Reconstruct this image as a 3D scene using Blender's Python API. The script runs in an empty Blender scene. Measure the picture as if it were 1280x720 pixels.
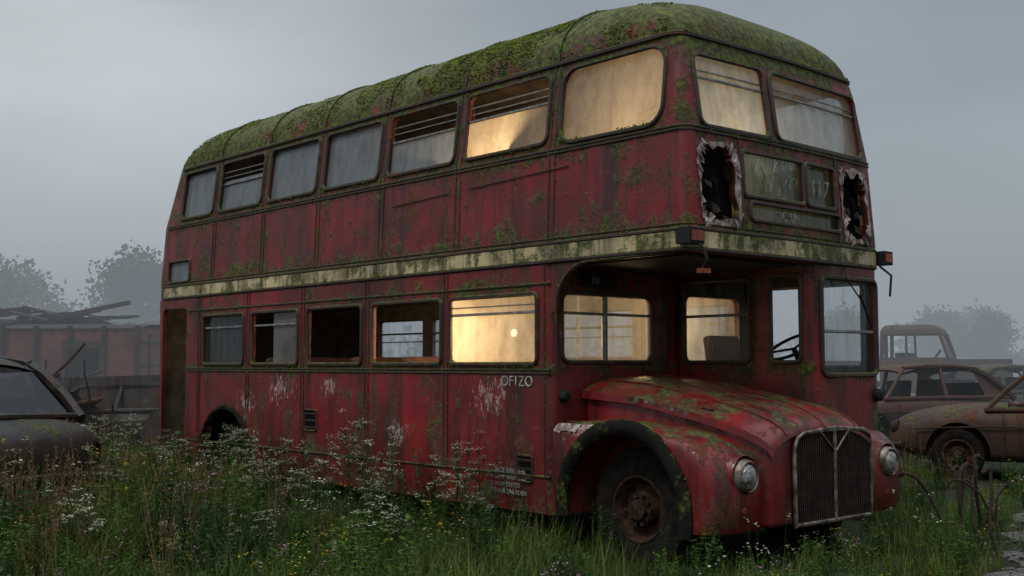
import bpy, bmesh, math, random
from mathutils import Vector, Matrix, noise as mnoise
random.seed(7)
R=random.random
def U(a,b): return a+(b-a)*random.random()
scene=bpy.context.scene
COL=scene.collection

# ------------------------------------------------------------------ nodes
def node(nt,t,ins=None,**kw):
    n=nt.nodes.new(t)
    for k,v in kw.items(): setattr(n,k,v)
    if ins:
        for k,v in ins.items():
            s=n.inputs[k]
            if isinstance(v,bpy.types.NodeSocket): nt.links.new(v,s)
            else: s.default_value=v
    return n
def c4(c): return (c[0],c[1],c[2],1.0)
def mixc(nt,f,a,b,bt='MIX'):
    a=c4(a) if isinstance(a,tuple) else a
    b=c4(b) if isinstance(b,tuple) else b
    n=node(nt,'ShaderNodeMix',{0:f,6:a,7:b},data_type='RGBA',blend_type=bt)
    return n.outputs[2]
def mth(nt,op,a,b=0.0,c=None,clamp=False):
    ins={0:a,1:b}
    if c is not None: ins[2]=c
    n=node(nt,'ShaderNodeMath',ins,operation=op,use_clamp=clamp)
    return n.outputs[0]
def sstep(nt,v,a,b):
    n=node(nt,'ShaderNodeMapRange',{0:v,1:a,2:b,3:0.0,4:1.0},interpolation_type='SMOOTHSTEP')
    return n.outputs[0]
def nz(nt,vec,scale,detail=4,rough=.55):
    n=node(nt,'ShaderNodeTexNoise',{'Vector':vec,'Scale':scale,'Detail':detail,'Roughness':rough})
    return n.outputs[0]
def mapping(nt,vec,sc,loc=(0,0,0)):
    return node(nt,'ShaderNodeMapping',{'Vector':vec,'Scale':sc,'Location':loc}).outputs[0]
def ramp(nt,f,stops):
    n=node(nt,'ShaderNodeValToRGB',{0:f}); cr=n.color_ramp
    while len(cr.elements)<len(stops): cr.elements.new(.5)
    for e,(p,c) in zip(cr.elements,stops):
        e.position=p; e.color=c4(c) if isinstance(c,tuple) else (c,c,c,1)
    return n.outputs[0]
def newmat(name):
    m=bpy.data.materials.new(name); m.use_nodes=True
    nt=m.node_tree; nt.nodes.clear()
    out=nt.nodes.new('ShaderNodeOutputMaterial')
    return m,nt,out
def objco(nt): return nt.nodes.new('ShaderNodeTexCoord').outputs['Object']
def finish(nt,out,col,rough,metal=0.0,bump=None,bs=.3,bd=.01,spec=.5):
    ins={'Base Color':c4(col) if isinstance(col,tuple) else col,'Roughness':rough,'Metallic':metal,'Specular IOR Level':spec}
    if bump is not None:
        b=node(nt,'ShaderNodeBump',{'Strength':bs,'Distance':bd,'Height':bump})
        ins['Normal']=b.outputs[0]
    p=node(nt,'ShaderNodeBsdfPrincipled',ins)
    nt.links.new(p.outputs[0],out.inputs[0]); return p

def basic(name,col,rough=.6,metal=0.,dark=.45,scale=8,bs=.25,spec=.5,alt=None):
    m,nt,out=newmat(name); co=objco(nt)
    n=nz(nt,co,scale,6,.6)
    f=sstep(nt,n,.35,.65)
    b=alt if alt else tuple(c*dark for c in col)
    finish(nt,out,mixc(nt,f,b,col),mth(nt,'ADD',rough-.1,mth(nt,'MULTIPLY',n,.25)),metal,nz(nt,co,scale*6,4),bs,.006,spec)
    return m

MOSS1=(.022,.032,.005); MOSS2=(.105,.135,.020)
def paint(name,a,b,faded,mossk=1.0,profile=True,rustk=1.0,spots=(),grime=.5,rough0=.34,upk=.34,film_c=(.022,.015,.010)):
    m,nt,out=newmat(name); co=objco(nt)
    sep=node(nt,'ShaderNodeSeparateXYZ',{0:co})
    z=sep.outputs[2]
    geo=nt.nodes.new('ShaderNodeNewGeometry')
    nzv=node(nt,'ShaderNodeSeparateXYZ',{0:geo.outputs['Normal']}).outputs[2]
    big=nz(nt,co,1.1,5,.6); med=nz(nt,co,5,7,.65); fine=nz(nt,co,38,5,.7)
    streak=nz(nt,mapping(nt,co,(11,11,.7)),1.0,6,.65)
    streak2=nz(nt,mapping(nt,co,(3.2,3.2,.35),(4,2,1)),1.0,7,.7)
    col=mixc(nt,sstep(nt,big,.3,.7),a,b)
    col=mixc(nt,mth(nt,'MULTIPLY',sstep(nt,med,.52,.8),.4),col,faded)
    film=nz(nt,mapping(nt,co,(1,1,.55),(2,5,1)),2.2,9,.7)
    col=mixc(nt,mth(nt,'MULTIPLY',sstep(nt,film,.38,.64),grime),col,film_c)
    col=mixc(nt,mth(nt,'MULTIPLY',sstep(nt,streak,.50,.66),.68),col,(.016,.009,.006))
    col=mixc(nt,mth(nt,'MULTIPLY',sstep(nt,streak2,.51,.64),.75),col,(.024,.012,.007))
    # rust
    rr_=nz(nt,mapping(nt,co,(2.4,2.4,1.5),(1,7,3)),1.3,10,.72)
    rf=mth(nt,'MULTIPLY',sstep(nt,rr_,.54,.61),.88*rustk,clamp=True)
    rustc=mixc(nt,sstep(nt,fine,.35,.65),(.034,.012,.006),(.14,.050,.016))
    col=mixc(nt,rf,col,rustc)
    # brown rust runs
    rr2=nz(nt,mapping(nt,co,(7,7,.5),(6,1,8)),1.0,8,.7)
    col=mixc(nt,mth(nt,'MULTIPLY',sstep(nt,rr2,.57,.66),.7*min(rustk,1)),col,(.075,.028,.012))
    fl=nz(nt,mapping(nt,co,(1,1,.8),(9,3,2)),3.4,11,.78)
    ff=mth(nt,'MULTIPLY',sstep(nt,fl,.63,.65),.6*rustk)
    col=mixc(nt,ff,col,mixc(nt,sstep(nt,fine,.4,.6),(.05,.022,.016),(.20,.11,.085)))
    sp=nz(nt,mapping(nt,co,(1,1,.6),(3,3,9)),9,10,.75)
    spf=mth(nt,'MULTIPLY',sstep(nt,sp,.67,.70),.5)
    col=mixc(nt,spf,col,(.24,.14,.12))
    for (sx,sy,sz,sr) in spots:
        d=node(nt,'ShaderNodeVectorMath',{0:mapping(nt,co,(.8,1,1.3),(-sx*.8,-sy,-sz*1.3))},operation='LENGTH').outputs['Value']
        g=mth(nt,'SUBTRACT',1.0,mth(nt,'DIVIDE',d,sr),clamp=True)
        st=nz(nt,mapping(nt,co,(14,14,6),(sx,0,0)),2.2,9,.8)
        f=sstep(nt,mth(nt,'ADD',mth(nt,'MULTIPLY',g,.24),st),.70,.75)
        col=mixc(nt,mth(nt,'MULTIPLY',f,.8),col,(.42,.30,.27))
    # moss
    ms=nz(nt,co,4.2,9,.72); up=mth(nt,'MAXIMUM',nzv,0.0)
    t=mth(nt,'ADD',ms,mth(nt,'MULTIPLY',up,upk*mossk))
    if profile:
        pr=ramp(nt,mth(nt,'DIVIDE',z,4.5),[(0,.8),(.09,.5),(.16,.12),(.285,.1),(.305,.7),(.33,.1),(.43,.2),(.445,.6),(.475,.3),(.49,.6),(.53,.75),(.56,.2),(.64,.15),(.675,.55),(.695,.7),(.72,.25),(.80,.5),(.83,.98),(.86,.55),(1,.4)])
        t=mth(nt,'ADD',t,mth(nt,'MULTIPLY',pr,.19*mossk))
        t=mth(nt,'ADD',t,mth(nt,'MULTIPLY',mth(nt,'SUBTRACT',streak,.5),.35))
    mf=sstep(nt,t,.585,.70)
    mcol=mixc(nt,sstep(nt,nz(nt,co,22,4,.6),.35,.68),MOSS1,MOSS2)
    mcol=mixc(nt,sstep(nt,big,.5,.78),mcol,(.045,.038,.014))
    col=mixc(nt,mth(nt,'MULTIPLY',mf,.92),col,mcol)
    rough=mth(nt,'ADD',mth(nt,'ADD',rough0,mth(nt,'MULTIPLY',med,.25)),mth(nt,'MULTIPLY',mth(nt,'MAXIMUM',mf,rf),.4),clamp=True)
    dent=nz(nt,mapping(nt,co,(1,1,1)),1.7,2,.4)
    h=mth(nt,'ADD',mth(nt,'MULTIPLY',mf,mth(nt,'ADD',.4,fine)),mth(nt,'MULTIPLY',rf,mth(nt,'MULTIPLY',fine,.4)))
    h=mth(nt,'SUBTRACT',mth(nt,'ADD',h,mth(nt,'MULTIPLY',dent,2.2)),mth(nt,'MULTIPLY',ff,.25))
    finish(nt,out,col,rough,0,h,.6,.02,.45)
    return m

# ------------------------------------------------------------------ mesh helpers
def mk(name,V,F,mats,parent=None,smooth=True,ang=38,mi=None):
    me=bpy.data.meshes.new(name); me.from_pydata([tuple(v) for v in V],[],F)
    if not isinstance(mats,(list,tuple)): mats=[mats]
    for m in mats:
        if m: me.materials.append(m)
    if mi: me.polygons.foreach_set('material_index',mi)
    bm=bmesh.new(); bm.from_mesh(me); bmesh.ops.recalc_face_normals(bm,faces=bm.faces); bm.to_mesh(me); bm.free()
    if smooth:
        me.polygons.foreach_set('use_smooth',[True]*len(me.polygons)); me.set_sharp_from_angle(angle=math.radians(ang))
    o=bpy.data.objects.new(name,me); COL.objects.link(o)
    if parent: o.parent=parent
    return o
def empty(name,loc=(0,0,0),rot=(0,0,0)):
    o=bpy.data.objects.new(name,None); COL.objects.link(o); o.location=loc; o.rotation_euler=rot; return o
def boolean(o,cut,smooth_ang=35):
    cut.parent=o.parent
    md=o.modifiers.new('b','BOOLEAN'); md.object=cut; md.operation='DIFFERENCE'; md.solver='EXACT'
    dg=bpy.context.evaluated_depsgraph_get(); dg.update()
    me=bpy.data.meshes.new_from_object(o.evaluated_get(dg))
    o.modifiers.clear(); o.data=me
    bpy.data.objects.remove(cut)
    me.polygons.foreach_set('use_smooth',[True]*len(me.polygons)); me.set_sharp_from_angle(angle=math.radians(smooth_ang))
def applymods(o,ang=35):
    dg=bpy.context.evaluated_depsgraph_get(); dg.update()
    me=bpy.data.meshes.new_from_object(o.evaluated_get(dg)); o.modifiers.clear(); o.data=me
    me.polygons.foreach_set('use_smooth',[True]*len(me.polygons)); me.set_sharp_from_angle(angle=math.radians(ang))
class G:
    def __init__(s): s.V=[]; s.F=[]; s.M=[]
    def face(s,pts,m=0):
        i=len(s.V); s.V+= [tuple(p) for p in pts]; s.F.append(tuple(range(i,i+len(pts)))); s.M.append(m)
    def box(s,c,d,m=0,rot=None):
        i=len(s.V)
        for a in (-.5,.5):
            for b in (-.5,.5):
                for e in (-.5,.5):
                    v=Vector((a*d[0],b*d[1],e*d[2]))
                    if rot: v=rot@v
                    s.V.append((c[0]+v.x,c[1]+v.y,c[2]+v.z))
        for f in ((0,1,3,2),(4,6,7,5),(0,4,5,1),(2,3,7,6),(0,2,6,4),(1,5,7,3)):
            s.F.append(tuple(i+k for k in f)); s.M.append(m)
    def tube(s,path,r,closed=False,sides=6,m=0,r2=None,flat=1.0):
        P=[Vector(p) for p in path]; n=len(P); i0=len(s.V)
        prev=None
        for k in range(n):
            if closed: t=P[(k+1)%n]-P[k-1]
            else: t=P[min(k+1,n-1)]-P[max(k-1,0)]
            if t.length<1e-9: t=Vector((0,0,1))
            t.normalize()
            if prev is None:
                a=Vector((0,0,1)) if abs(t.z)<.9 else Vector((0,1,0))
                u=t.cross(a).normalized()
            else:
                u=prev-t*prev.dot(t); u.normalize()
            prev=u; w=t.cross(u)
            rad=r if r2 is None else r+(r2-r)*k/(n-1)
            for j in range(sides):
                an=2*math.pi*(j+.5)/sides
                s.V.append(tuple(P[k]+u*(math.cos(an)*rad)+w*(math.sin(an)*rad*flat)))
        for k in range(n if closed else n-1):
            k2=(k+1)%n
            for j in range(sides):
                j2=(j+1)%sides
                s.F.append((i0+k*sides+j,i0+k*sides+j2,i0+k2*sides+j2,i0+k2*sides+j)); s.M.append(m)
        if not closed:
            s.F.append(tuple(i0+j for j in range(sides))[::-1]); s.M.append(m)
            s.F.append(tuple(i0+(n-1)*sides+j for j in range(sides))); s.M.append(m)
    def lathe(s,prof,c,axis='y',n=32,m=0):
        i0=len(s.V); k=len(prof)
        for j in range(n):
            a=2*math.pi*j/n
            for (r,h) in prof:
                if axis=='y': s.V.append((c[0]+r*math.cos(a),c[1]+h,c[2]+r*math.sin(a)))
                elif axis=='x': s.V.append((c[0]+h,c[1]+r*math.cos(a),c[2]+r*math.sin(a)))
                else: s.V.append((c[0]+r*math.cos(a),c[1]+r*math.sin(a),c[2]+h))
        for j in range(n):
            j2=(j+1)%n
            for q in range(k-1):
                s.F.append((i0+j*k+q,i0+j2*k+q,i0+j2*k+q+1,i0+j*k+q+1)); s.M.append(m)
    def loft(s,rings,cap=True,m=0,closed=True):
        i0=len(s.V); n=len(rings[0])
        for r in rings: s.V+=[tuple(p) for p in r]
        for k in range(len(rings)-1):
            for j in range(n if closed else n-1):
                j2=(j+1)%n
                s.F.append((i0+k*n+j,i0+k*n+j2,i0+(k+1)*n+j2,i0+(k+1)*n+j)); s.M.append(m)
        if cap:
            s.F.append(tuple(i0+j for j in range(n))[::-1]); s.M.append(m)
            e=i0+(len(rings)-1)*n
            s.F.append(tuple(e+j for j in range(n))); s.M.append(m)
    def obj(s,name,mats,parent=None,smooth=True,ang=38):
        return mk(name,s.V,s.F,mats,parent,smooth,ang,s.M)
def lerp(tab,z):
    if z<=tab[0][0]: return tab[0][1]
    for (a,b),(c,d) in zip(tab,tab[1:]):
        if z<=c: return b+(d-b)*(z-a)/(c-a)
    return tab[-1][1]

# ------------------------------------------------------------------ materials
red=paint('bus_red_paint',(.250,.010,.011),(.140,.008,.008),(.26,.042,.035),1.0,True,1.0,
          spots=[(-2.05,-1.22,1.17,.5),(-5.3,-1.22,1.15,.5),(-3.3,-1.22,.8,.35),(-4.4,-1.22,1.2,.35),(-6.0,-1.22,1.0,.4)],grime=.60,upk=.36)
redlow=paint('bus_red_bonnet',(.26,.011,.011),(.16,.009,.009),(.28,.042,.032),.62,False,.9,
          spots=[(-1.05,-1.15,.97,.45)],grime=.6,rough0=.22,upk=.20)
cream=paint('bus_cream_band',(.62,.50,.27),(.46,.36,.18),(.66,.58,.38),.9,True,.7,grime=.45)
interior=basic('bus_interior_panel',(.30,.24,.16),.7,0,.5,5)
ceilm=basic('cab_dark_lining',(.022,.019,.017),.85,0,.5,6,.25,.2)
rubber=basic('rubber_black',(.012,.012,.012),.75,0,.6,20,.4,.3)
tyrem=basic('tyre_rubber',(.008,.0075,.007),.9,0,1,14,.5,.12,alt=(.018,.015,.012))
rust=basic('rusty_steel',(.11,.045,.020),.85,0,.4,12,.6,.3,alt=(.035,.016,.010))
rimm=basic('rusty_rim',(.060,.028,.016),.9,0,.4,16,.7,.15,alt=(.014,.010,.008))
rustd=basic('rusty_dark_steel',(.045,.024,.015),.85,0,.4,9,.6,.3,alt=(.015,.011,.010))
chrome=basic('tarnished_chrome',(.28,.25,.21),.42,.75,.3,12,.3,alt=(.09,.055,.035))
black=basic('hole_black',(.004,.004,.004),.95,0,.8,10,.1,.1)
framem=paint('window_frame_mossy',(.045,.014,.012),(.025,.016,.010),(.06,.04,.028),2.0,False,1.0)
def guardmat():
    m,nt,out=newmat('mudguard_black'); co=objco(nt)
    n=nz(nt,co,5,8,.7); f=nz(nt,co,40,4)
    c=mixc(nt,sstep(nt,n,.35,.6),(.004,.004,.004),(.012,.010,.008)); mo=sstep(nt,nz(nt,mapping(nt,co,(1,1,1),(3,1,2)),6,8,.7),.54,.62)
    c=mixc(nt,mo,c,mixc(nt,sstep(nt,f,.4,.6),(.02,.028,.005),(.07,.085,.016)))
    finish(nt,out,c,.85,0,mth(nt,'ADD',n,mth(nt,'MULTIPLY',f,.3)),.6,.02,.12); return m
guard=guardmat()
peel=basic('peeled_primer',(.42,.37,.33),.8,0,.45,16,.5,alt=(.10,.035,.03))
seatm=basic('seat_cloth',(.07,.025,.02),.9,0,.5,14,.3)
amber=basic('indicator_orange',(.30,.05,.015),.4,0,.5,9)
whitep=basic('faded_lettering',(.50,.45,.40),.7,0,.3,18)
dimp=basic('faint_lettering',(.34,.35,.31),.7,0,.3,22)
alum=basic('window_bar_alloy',(.30,.29,.27),.5,.5,.5,16)

def glass(name,trans,col,dirt=(.10,.085,.06),gloss=1.0,streaky=1.0,tl=.6,dk=.75,sc=(9,9,1.1)):
    m,nt,out=newmat(name); co=objco(nt)
    st=nz(nt,mapping(nt,co,sc),1.6,8,.72); bg=nz(nt,co,2.3,8,.7); fi=nz(nt,co,30,5,.7)
    c=mixc(nt,sstep(nt,st,.36,.66),col,tuple(.6*k for k in col))
    c=mixc(nt,mth(nt,'MULTIPLY',sstep(nt,bg,.46,.72),dk),c,dirt)
    c=mixc(nt,mth(nt,'MULTIPLY',sstep(nt,fi,.58,.7),.5),c,dirt)
    d=node(nt,'ShaderNodeBsdfDiffuse',{'Color':c}); t=node(nt,'ShaderNodeBsdfTranslucent',{'Color':c})
    tr=node(nt,'ShaderNodeBsdfTransparent',{'Color':(.9,.92,.93,1)})
    g=node(nt,'ShaderNodeBsdfGlossy',{'Color':(.8,.85,.9,1),'Roughness':.10})
    a=node(nt,'ShaderNodeMixShader',{0:tl,1:d.outputs[0],2:t.outputs[0]})
    f=mth(nt,'ADD',trans,mth(nt,'MULTIPLY',mth(nt,'SUBTRACT',.5,st),1.2*streaky),clamp=True)
    b=node(nt,'ShaderNodeMixShader',{0:f,1:a.outputs[0],2:tr.outputs[0]})
    lw=node(nt,'ShaderNodeLayerWeight',{'Blend':.5}).outputs['Facing']
    k=mth(nt,'ADD',.035*gloss,mth(nt,'MULTIPLY',mth(nt,'POWER',lw,4.0),.55*gloss),clamp=True)
    e=node(nt,'ShaderNodeMixShader',{0:k,1:b.outputs[0],2:g.outputs[0]})
    nt.links.new(e.outputs[0],out.inputs[0]); return m
g_dusty=glass('glass_dusty',.26,(.70,.63,.52),(.26,.20,.13),.9,.7,.78,.55,(4.5,4.5,1.5))
g_lit=glass('glass_dusty_lower',.12,(.74,.66,.52),(.34,.27,.18),.7,.5,.85,.45,(4,4,2))
g_frost=glass('glass_fogged',.16,(.46,.50,.51),(.18,.18,.16),1.0,.4,.6,.6,(5,5,1.4))
g_clear=glass('glass_clear',.82,(.45,.46,.45))
g_dest=glass('glass_destination',.12,(.07,.10,.09),(.10,.13,.04),1.2)
g_dark=glass('glass_car_dark',.65,(.02,.022,.025),(.03,.03,.027),.8,.3)
g_half=glass('glass_half_dirty',.48,(.55,.54,.50),(.12,.11,.09),.9,.8,.6,.6,(5,5,1.4))
def lensmat():
    m,nt,out=newmat('headlamp_lens'); co=objco(nt)
    w=node(nt,'ShaderNodeTexWave',{'Vector':co,'Scale':22.0}).outputs[1]
    finish(nt,out,mixc(nt,sstep(nt,nz(nt,co,18,6),.35,.65),(.08,.075,.065),(.34,.35,.33)),.15,.1,w,.5,.005,.8); return m
lens=lensmat()

# ------------------------------------------------------------------ BUS
bus=empty('double_decker_bus')
HWt=[(.2,1.19),(.5,1.22),(2.4,1.22),(3.05,1.195),(3.74,1.115)]
XFt=[(2.17,.05),(2.4,.05),(3.05,.01),(3.6,-.07),(3.74,-.11)]
XRt=[(.2,-8.3),(2.4,-8.38),(3.05,-8.33),(3.74,-8.10)]
HW=lambda z: lerp(HWt,z); XF=lambda z: lerp(XFt,z); XR=lambda z: lerp(XRt,z)
BOW=.045; RC=.09
def ring(x0,x1,y0,y1,rr_,rf,z,bow=0.,n=6,nf=8,ns=14):
    pts=[]; yc=(y0+y1)/2; hw=(y1-y0)/2
    rr_=min(rr_,hw*.98); rf=min(rf,hw*.98)
    def arc(cx,cy,r,a0):
        return [(cx+r*math.cos(a0+math.pi/2*i/n),cy+r*math.sin(a0+math.pi/2*i/n)) for i in range(n+1)]
    def edge(a,b,k): return [(a[0]+(b[0]-a[0])*i/k,a[1]+(b[1]-a[1])*i/k) for i in range(1,k)]
    A=arc(x1-rf,y0+rf,rf,-math.pi/2); B=arc(x1-rf,y1-rf,rf,0); C=arc(x0+rr_,y1-rr_,rr_,math.pi/2); D=arc(x0+rr_,y0+rr_,rr_,math.pi)
    pts=A+edge(A[-1],B[0],nf)+B+edge(B[-1],C[0],ns)+C+edge(C[-1],D[0],nf)+D+edge(D[-1],A[0],ns)
    out=[]
    for (x,y) in pts:
        k=max(0,min(1,(x-(x1-.9))/.9)) if bow else 0
        out.append((x-bow*((y-yc)/hw)**2*k,y,z))
    return out
ROOFN=14
def roofparm(t):
    a=t*math.pi/2; c=math.cos(a); s=math.sin(a)
    return 3.74+.575*s**.95, 1.115*max(c,.0)**.8, -.11-1.55*(1-c**.9), -8.10+1.25*(1-c**.9), RC+.02+.9*t, .32+.6*t
def upper(ins,z0):
    rings=[]
    for z in [z0,2.4,2.6,2.85,3.05,3.25,3.45,3.6,3.74]:
        if z<z0: continue
        rings.append(ring(XR(z)+ins,XF(z)-ins,-HW(z)+ins,HW(z)-ins,.32,RC,z,BOW))
    for i in range(1,ROOFN+1):
        t=i/ROOFN*.985
        z,h,xf,xr,rf,r2=roofparm(t)
        h=max(h-ins,.012)
        rings.append(ring(xr+ins,xf-ins,-h,h,r2,rf,z-ins*.9*math.sin(t*math.pi/2),BOW*(1-t)))
    return rings
g=G(); g.loft(upper(0,2.17)); shell=g.obj('upper_deck_body',[red,interior],bus)
g=G(); g.loft(upper(.045,2.32),m=1); cut=g.obj('c',[red,interior]); boolean(shell,cut)
def rrect(a0,a1,z0,z1,r,n=5):
    P=[]
    for cx,cz,s in ((a1-r,z0+r,-90),(a1-r,z1-r,0),(a0+r,z1-r,90),(a0+r,z0+r,180)):
        for i in range(n+1):
            an=math.radians(s+90*i/n); P.append((cx+r*math.cos(an),cz+r*math.sin(an)))
    return P
def mnear(a,z,o): return (a,-(HW(z)+o),z)
def mfar(a,z,o): return (a,HW(z)+o,z)
def mfront(a,z,o): return (XF(z)+o-BOW*(a/HW(z))**2,a,z)
def cutter(g,path,mp,inn=-.1,outn=.08):
    g.loft([[mp(a,z,inn) for a,z in path],[mp(a,z,outn) for a,z in path]],m=0)
def pane(g,path,mp,off,m=0): g.face([mp(a,z,off) for a,z in path],m)

UW=[(-1.27,-.235),(-2.42,-1.40),(-3.52,-2.54),(-4.60,-3.65),(-5.67,-4.72),(-6.76,-5.80),(-7.68,-6.89)]
upaths=[rrect(a,b,3.08 if i==0 else 3.11,3.665,.15 if i==0 else .07) for i,(a,b) in enumerate(UW)]
fpaths=[rrect(-1.03,-.26,3.06,3.585,.07),rrect(-.18,1.03,3.06,3.585,.07)]
dpaths=[rrect(-.62,.11,2.60,2.925,.03),rrect(.15,.55,2.60,2.925,.03),rrect(-.56,.60,2.43,2.56,.04)]
rearsmall=rrect(-7.92,-7.38,2.37,2.62,.03)
random.seed(3)
def jag(cx,cz,rx,rz,n,am,p=.5):
    P=[]
    for i in range(n):
        a=2*math.pi*i/n; c,s=math.cos(a),math.sin(a)
        k=1+U(-am,am)
        P.append((cx+rx*math.copysign(abs(c)**p,c)*k,cz+rz*math.copysign(abs(s)**p,s)*k))
    return P
holes=[]
for cx,rx in ((-.875,.175),(.86,.185)):
    holes.append((jag(cx,2.66,rx,.26,56,.15),jag(cx,2.66,rx+.04,.30,56,.06,.35)))
g=G()
for p in upaths: cutter(g,p,mnear); cutter(g,p,mfar)
for p in fpaths+dpaths: cutter(g,p,mfront)
for h,_ in holes: cutter(g,h,mfront)
cutter(g,rearsmall,mnear)
boolean(shell,g.obj('c',[red]))

# lower saloon
def lower(ins,z0,z1):
    zs=[z0,.5,.8,1.2,1.6,2.0,z1]; zs=[z for z in zs if z0<=z<=z1]
    return [ring(XR(z)+ins,-1.32-ins,-HW(z)+ins,HW(z)-ins,.28,.06,z) for z in zs]
g=G(); g.loft(lower(0,.27,2.166)); low=g.obj('lower_deck_body',[red,interior],bus)
g=G(); g.loft(lower(.045,.5,2.12),m=1); boolean(low,g.obj('c',[red,interior]))
LW=[(-2.555,-1.48),(-3.69,-2.665),(-4.80,-3.85),(-5.90,-4.97),(-7.0,-6.07)]
lpaths=[rrect(a,b,1.405,1.95,.05) for a,b in LW]
def mbulk(a,z,o): return (-1.32+o,a,z)
bpath=rrect(-1.12,-.08,1.42,1.955,.08); bpath2=rrect(.35,1.08,1.43,1.98,.06)
g=G()
for p in lpaths: cutter(g,p,mnear); cutter(g,p,mfar)
cutter(g,bpath,mbulk); cutter(g,bpath2,mbulk)
PX0,PX1=-8.06,-7.43
g.loft([[mnear(a,z,-.6) for a,z in rrect(PX0,PX1,.40,2.06,.08)],[mnear(a,z,.1) for a,z in rrect(PX0,PX1,.40,2.06,.08)]])
def arch(cx,cz,r,y0,y1,n=28):
    return [[(cx+r*math.cos(2*math.pi*i/n),y,cz+r*math.sin(2*math.pi*i/n)) for i in range(n)] for y in (y0,y1)]
for s in (-1,1): g.loft(arch(-6.46,.36,.56,s*.9,s*1.4))
boolean(low,g.obj('c',[red]))
g=G()
def liner(g,cx,cz,r,y0,y1,n=20):
    P=[[(cx+r*math.cos(math.pi*i/n),y,cz-.1+r*math.sin(math.pi*i/n)) for i in range(n+1)] for y in (y0,y1)]
    g.loft(P,cap=False,closed=False)
    g.face([ (cx+r*math.cos(math.pi*i/n),y0,cz-.1+r*math.sin(math.pi*i/n)) for i in range(n+1)])
liner(g,-6.46,.46,.60,-.75,-1.2); liner(g,-6.46,.46,.60,.75,1.2)
liner(g,-.62,.47,.60,-.72,-1.16); liner(g,-.62,.47,.60,.72,1.16)
g.obj('wheel_arch_liner',[black],bus)
def wheel(g,c,R_,w,s,rim=.27):
    pr=[(rim,-w*.42),(rim+.03,-w*.5),(R_-.06,-w*.5),(R_-.02,-w*.42),(R_,-w*.25),(R_,w*.25),(R_-.02,w*.42),(R_-.06,w*.5),(rim+.03,w*.5),(rim,w*.42)]
    g.lathe(pr,c,'y',40,0)
    o=s*w
    pr=[(rim,.42*o),(rim-.02,.45*o),(rim-.035,.3*o),(rim-.07,.1*o),(rim*.55,.12*o),(rim*.48,.32*o),(rim*.30,.34*o),(rim*.28,.5*o),(0.001,.55*o)]
    g.lathe(pr,c,'y',32,1)
    for i in range(10):
        a=2*math.pi*i/10
        g.box((c[0]+rim*.4*math.cos(a),c[1]+.35*o,c[2]+rim*.4*math.sin(a)),(.03,.04,.03),1,Matrix.Rotation(-a,3,'Y'))
for nm,x in (('front',-.62),('rear',-6.46)):
    for s in (-1,1):
        g=G(); wheel(g,(x,s*.93,.365),.445,.26,s,.25); g.obj('wheel_'+nm+('_near' if s<0 else '_far'),[tyrem,rimm],bus)
g=G(); g.tube([(-.62,-.9,.38),(-.62,.9,.38)],.06); g.tube([(-6.46,-.9,.38),(-6.46,.9,.38)],.09); g.box((-4,0,.34),(7,.7,.12)); g.obj('chassis_axles',[rustd],bus)

# cab
def cabr(i,z0,z1): return [ring(-1.32+i-.0,.03-i,.23+i,1.215-i,.04,.12,z,0.02) for z in (z0,1.3,z1)]
g=G(); g.loft(cabr(0,.8,2.164)); cab=g.obj('driver_cab',[red,ceilm],bus)
g=G(); g.loft([ring(-1.30,-.01,.27,1.17,.03,.08,z) for z in (.9,2.12)],m=1); boolean(cab,g.obj('c',[red,ceilm]))
def mcab(a,z,o): return (a,.23-o,z)
def mcabf(a,z,o): return (.03+o-.02*((a-.72)/.49)**2,a,z)
def mcabfar(a,z,o): return (a,1.215+o,z)
c1=rrect(-1.25,-.56,1.42,2.09,.05); c2=rrect(-.37,-.09,1.42,2.09,.05); c3=rrect(.34,1.12,1.32,2.075,.06); c4_=rrect(-1.1,-.15,1.38,2.07,.05)
g=G(); cutter(g,c1,mcab,-.08); cutter(g,c2,mcab,-.08); cutter(g,c3,mcabf,-.09); cutter(g,c4_,mcabfar,-.09)
g.loft([[(x,a,z) for a,z in bpath2] for x in (-1.36,-1.285)])
boolean(cab,g.obj('c',[red]))

# panes
gp=G()
GM=[g_dusty,g_frost,g_clear,g_dest,g_half,g_lit]
for i,(a,b) in enumerate(UW):
    full=upaths[i]
    if i==0: pane(gp,full,mnear,-.03,0)
    elif i in (3,4,6): pane(gp,full,mnear,-.03,1)
    elif i==1: pane(gp,rrect(a,b,3.11,3.44,.02),mnear,-.03,5)
    elif i==2: pane(gp,rrect(a,b,3.11,3.42,.02),mnear,-.03,1)
    elif i==5: pane(gp,rrect(a,b,3.11,3.46,.02),mnear,-.03,1)
    pane(gp,full,mfar,-.03,4)
for i,p in enumerate(lpaths):
    if i==0: pane(gp,rrect(LW[0][0],LW[0][1],1.405,1.805,.02),mnear,-.03,5); pane(gp,rrect(LW[0][0],LW[0][1],1.81,1.95,.02),mnear,-.028,0)
    elif i in (3,): pane(gp,rrect(-5.50,-4.97,1.405,1.95,.02),mnear,-.03,4)
    elif i==4: pane(gp,p,mnear,-.03,2)
    pane(gp,p,mfar,-.03,4 if i in(0,3) else 2)
for p in fpaths: pane(gp,p,mfront,-.03,1 if p is fpaths[0] else 4)
for p in dpaths: pane(gp,p,mfront,-.03,3)
pane(gp,rearsmall,mnear,-.02,1)
pane(gp,bpath,mbulk,-.03,4); pane(gp,bpath2,mbulk,-.03,4); pane(gp,c1,mcab,-.03,2); pane(gp,c3,mcabf,-.03,2)
gp.obj('window_glass',GM,bus,False)
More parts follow.
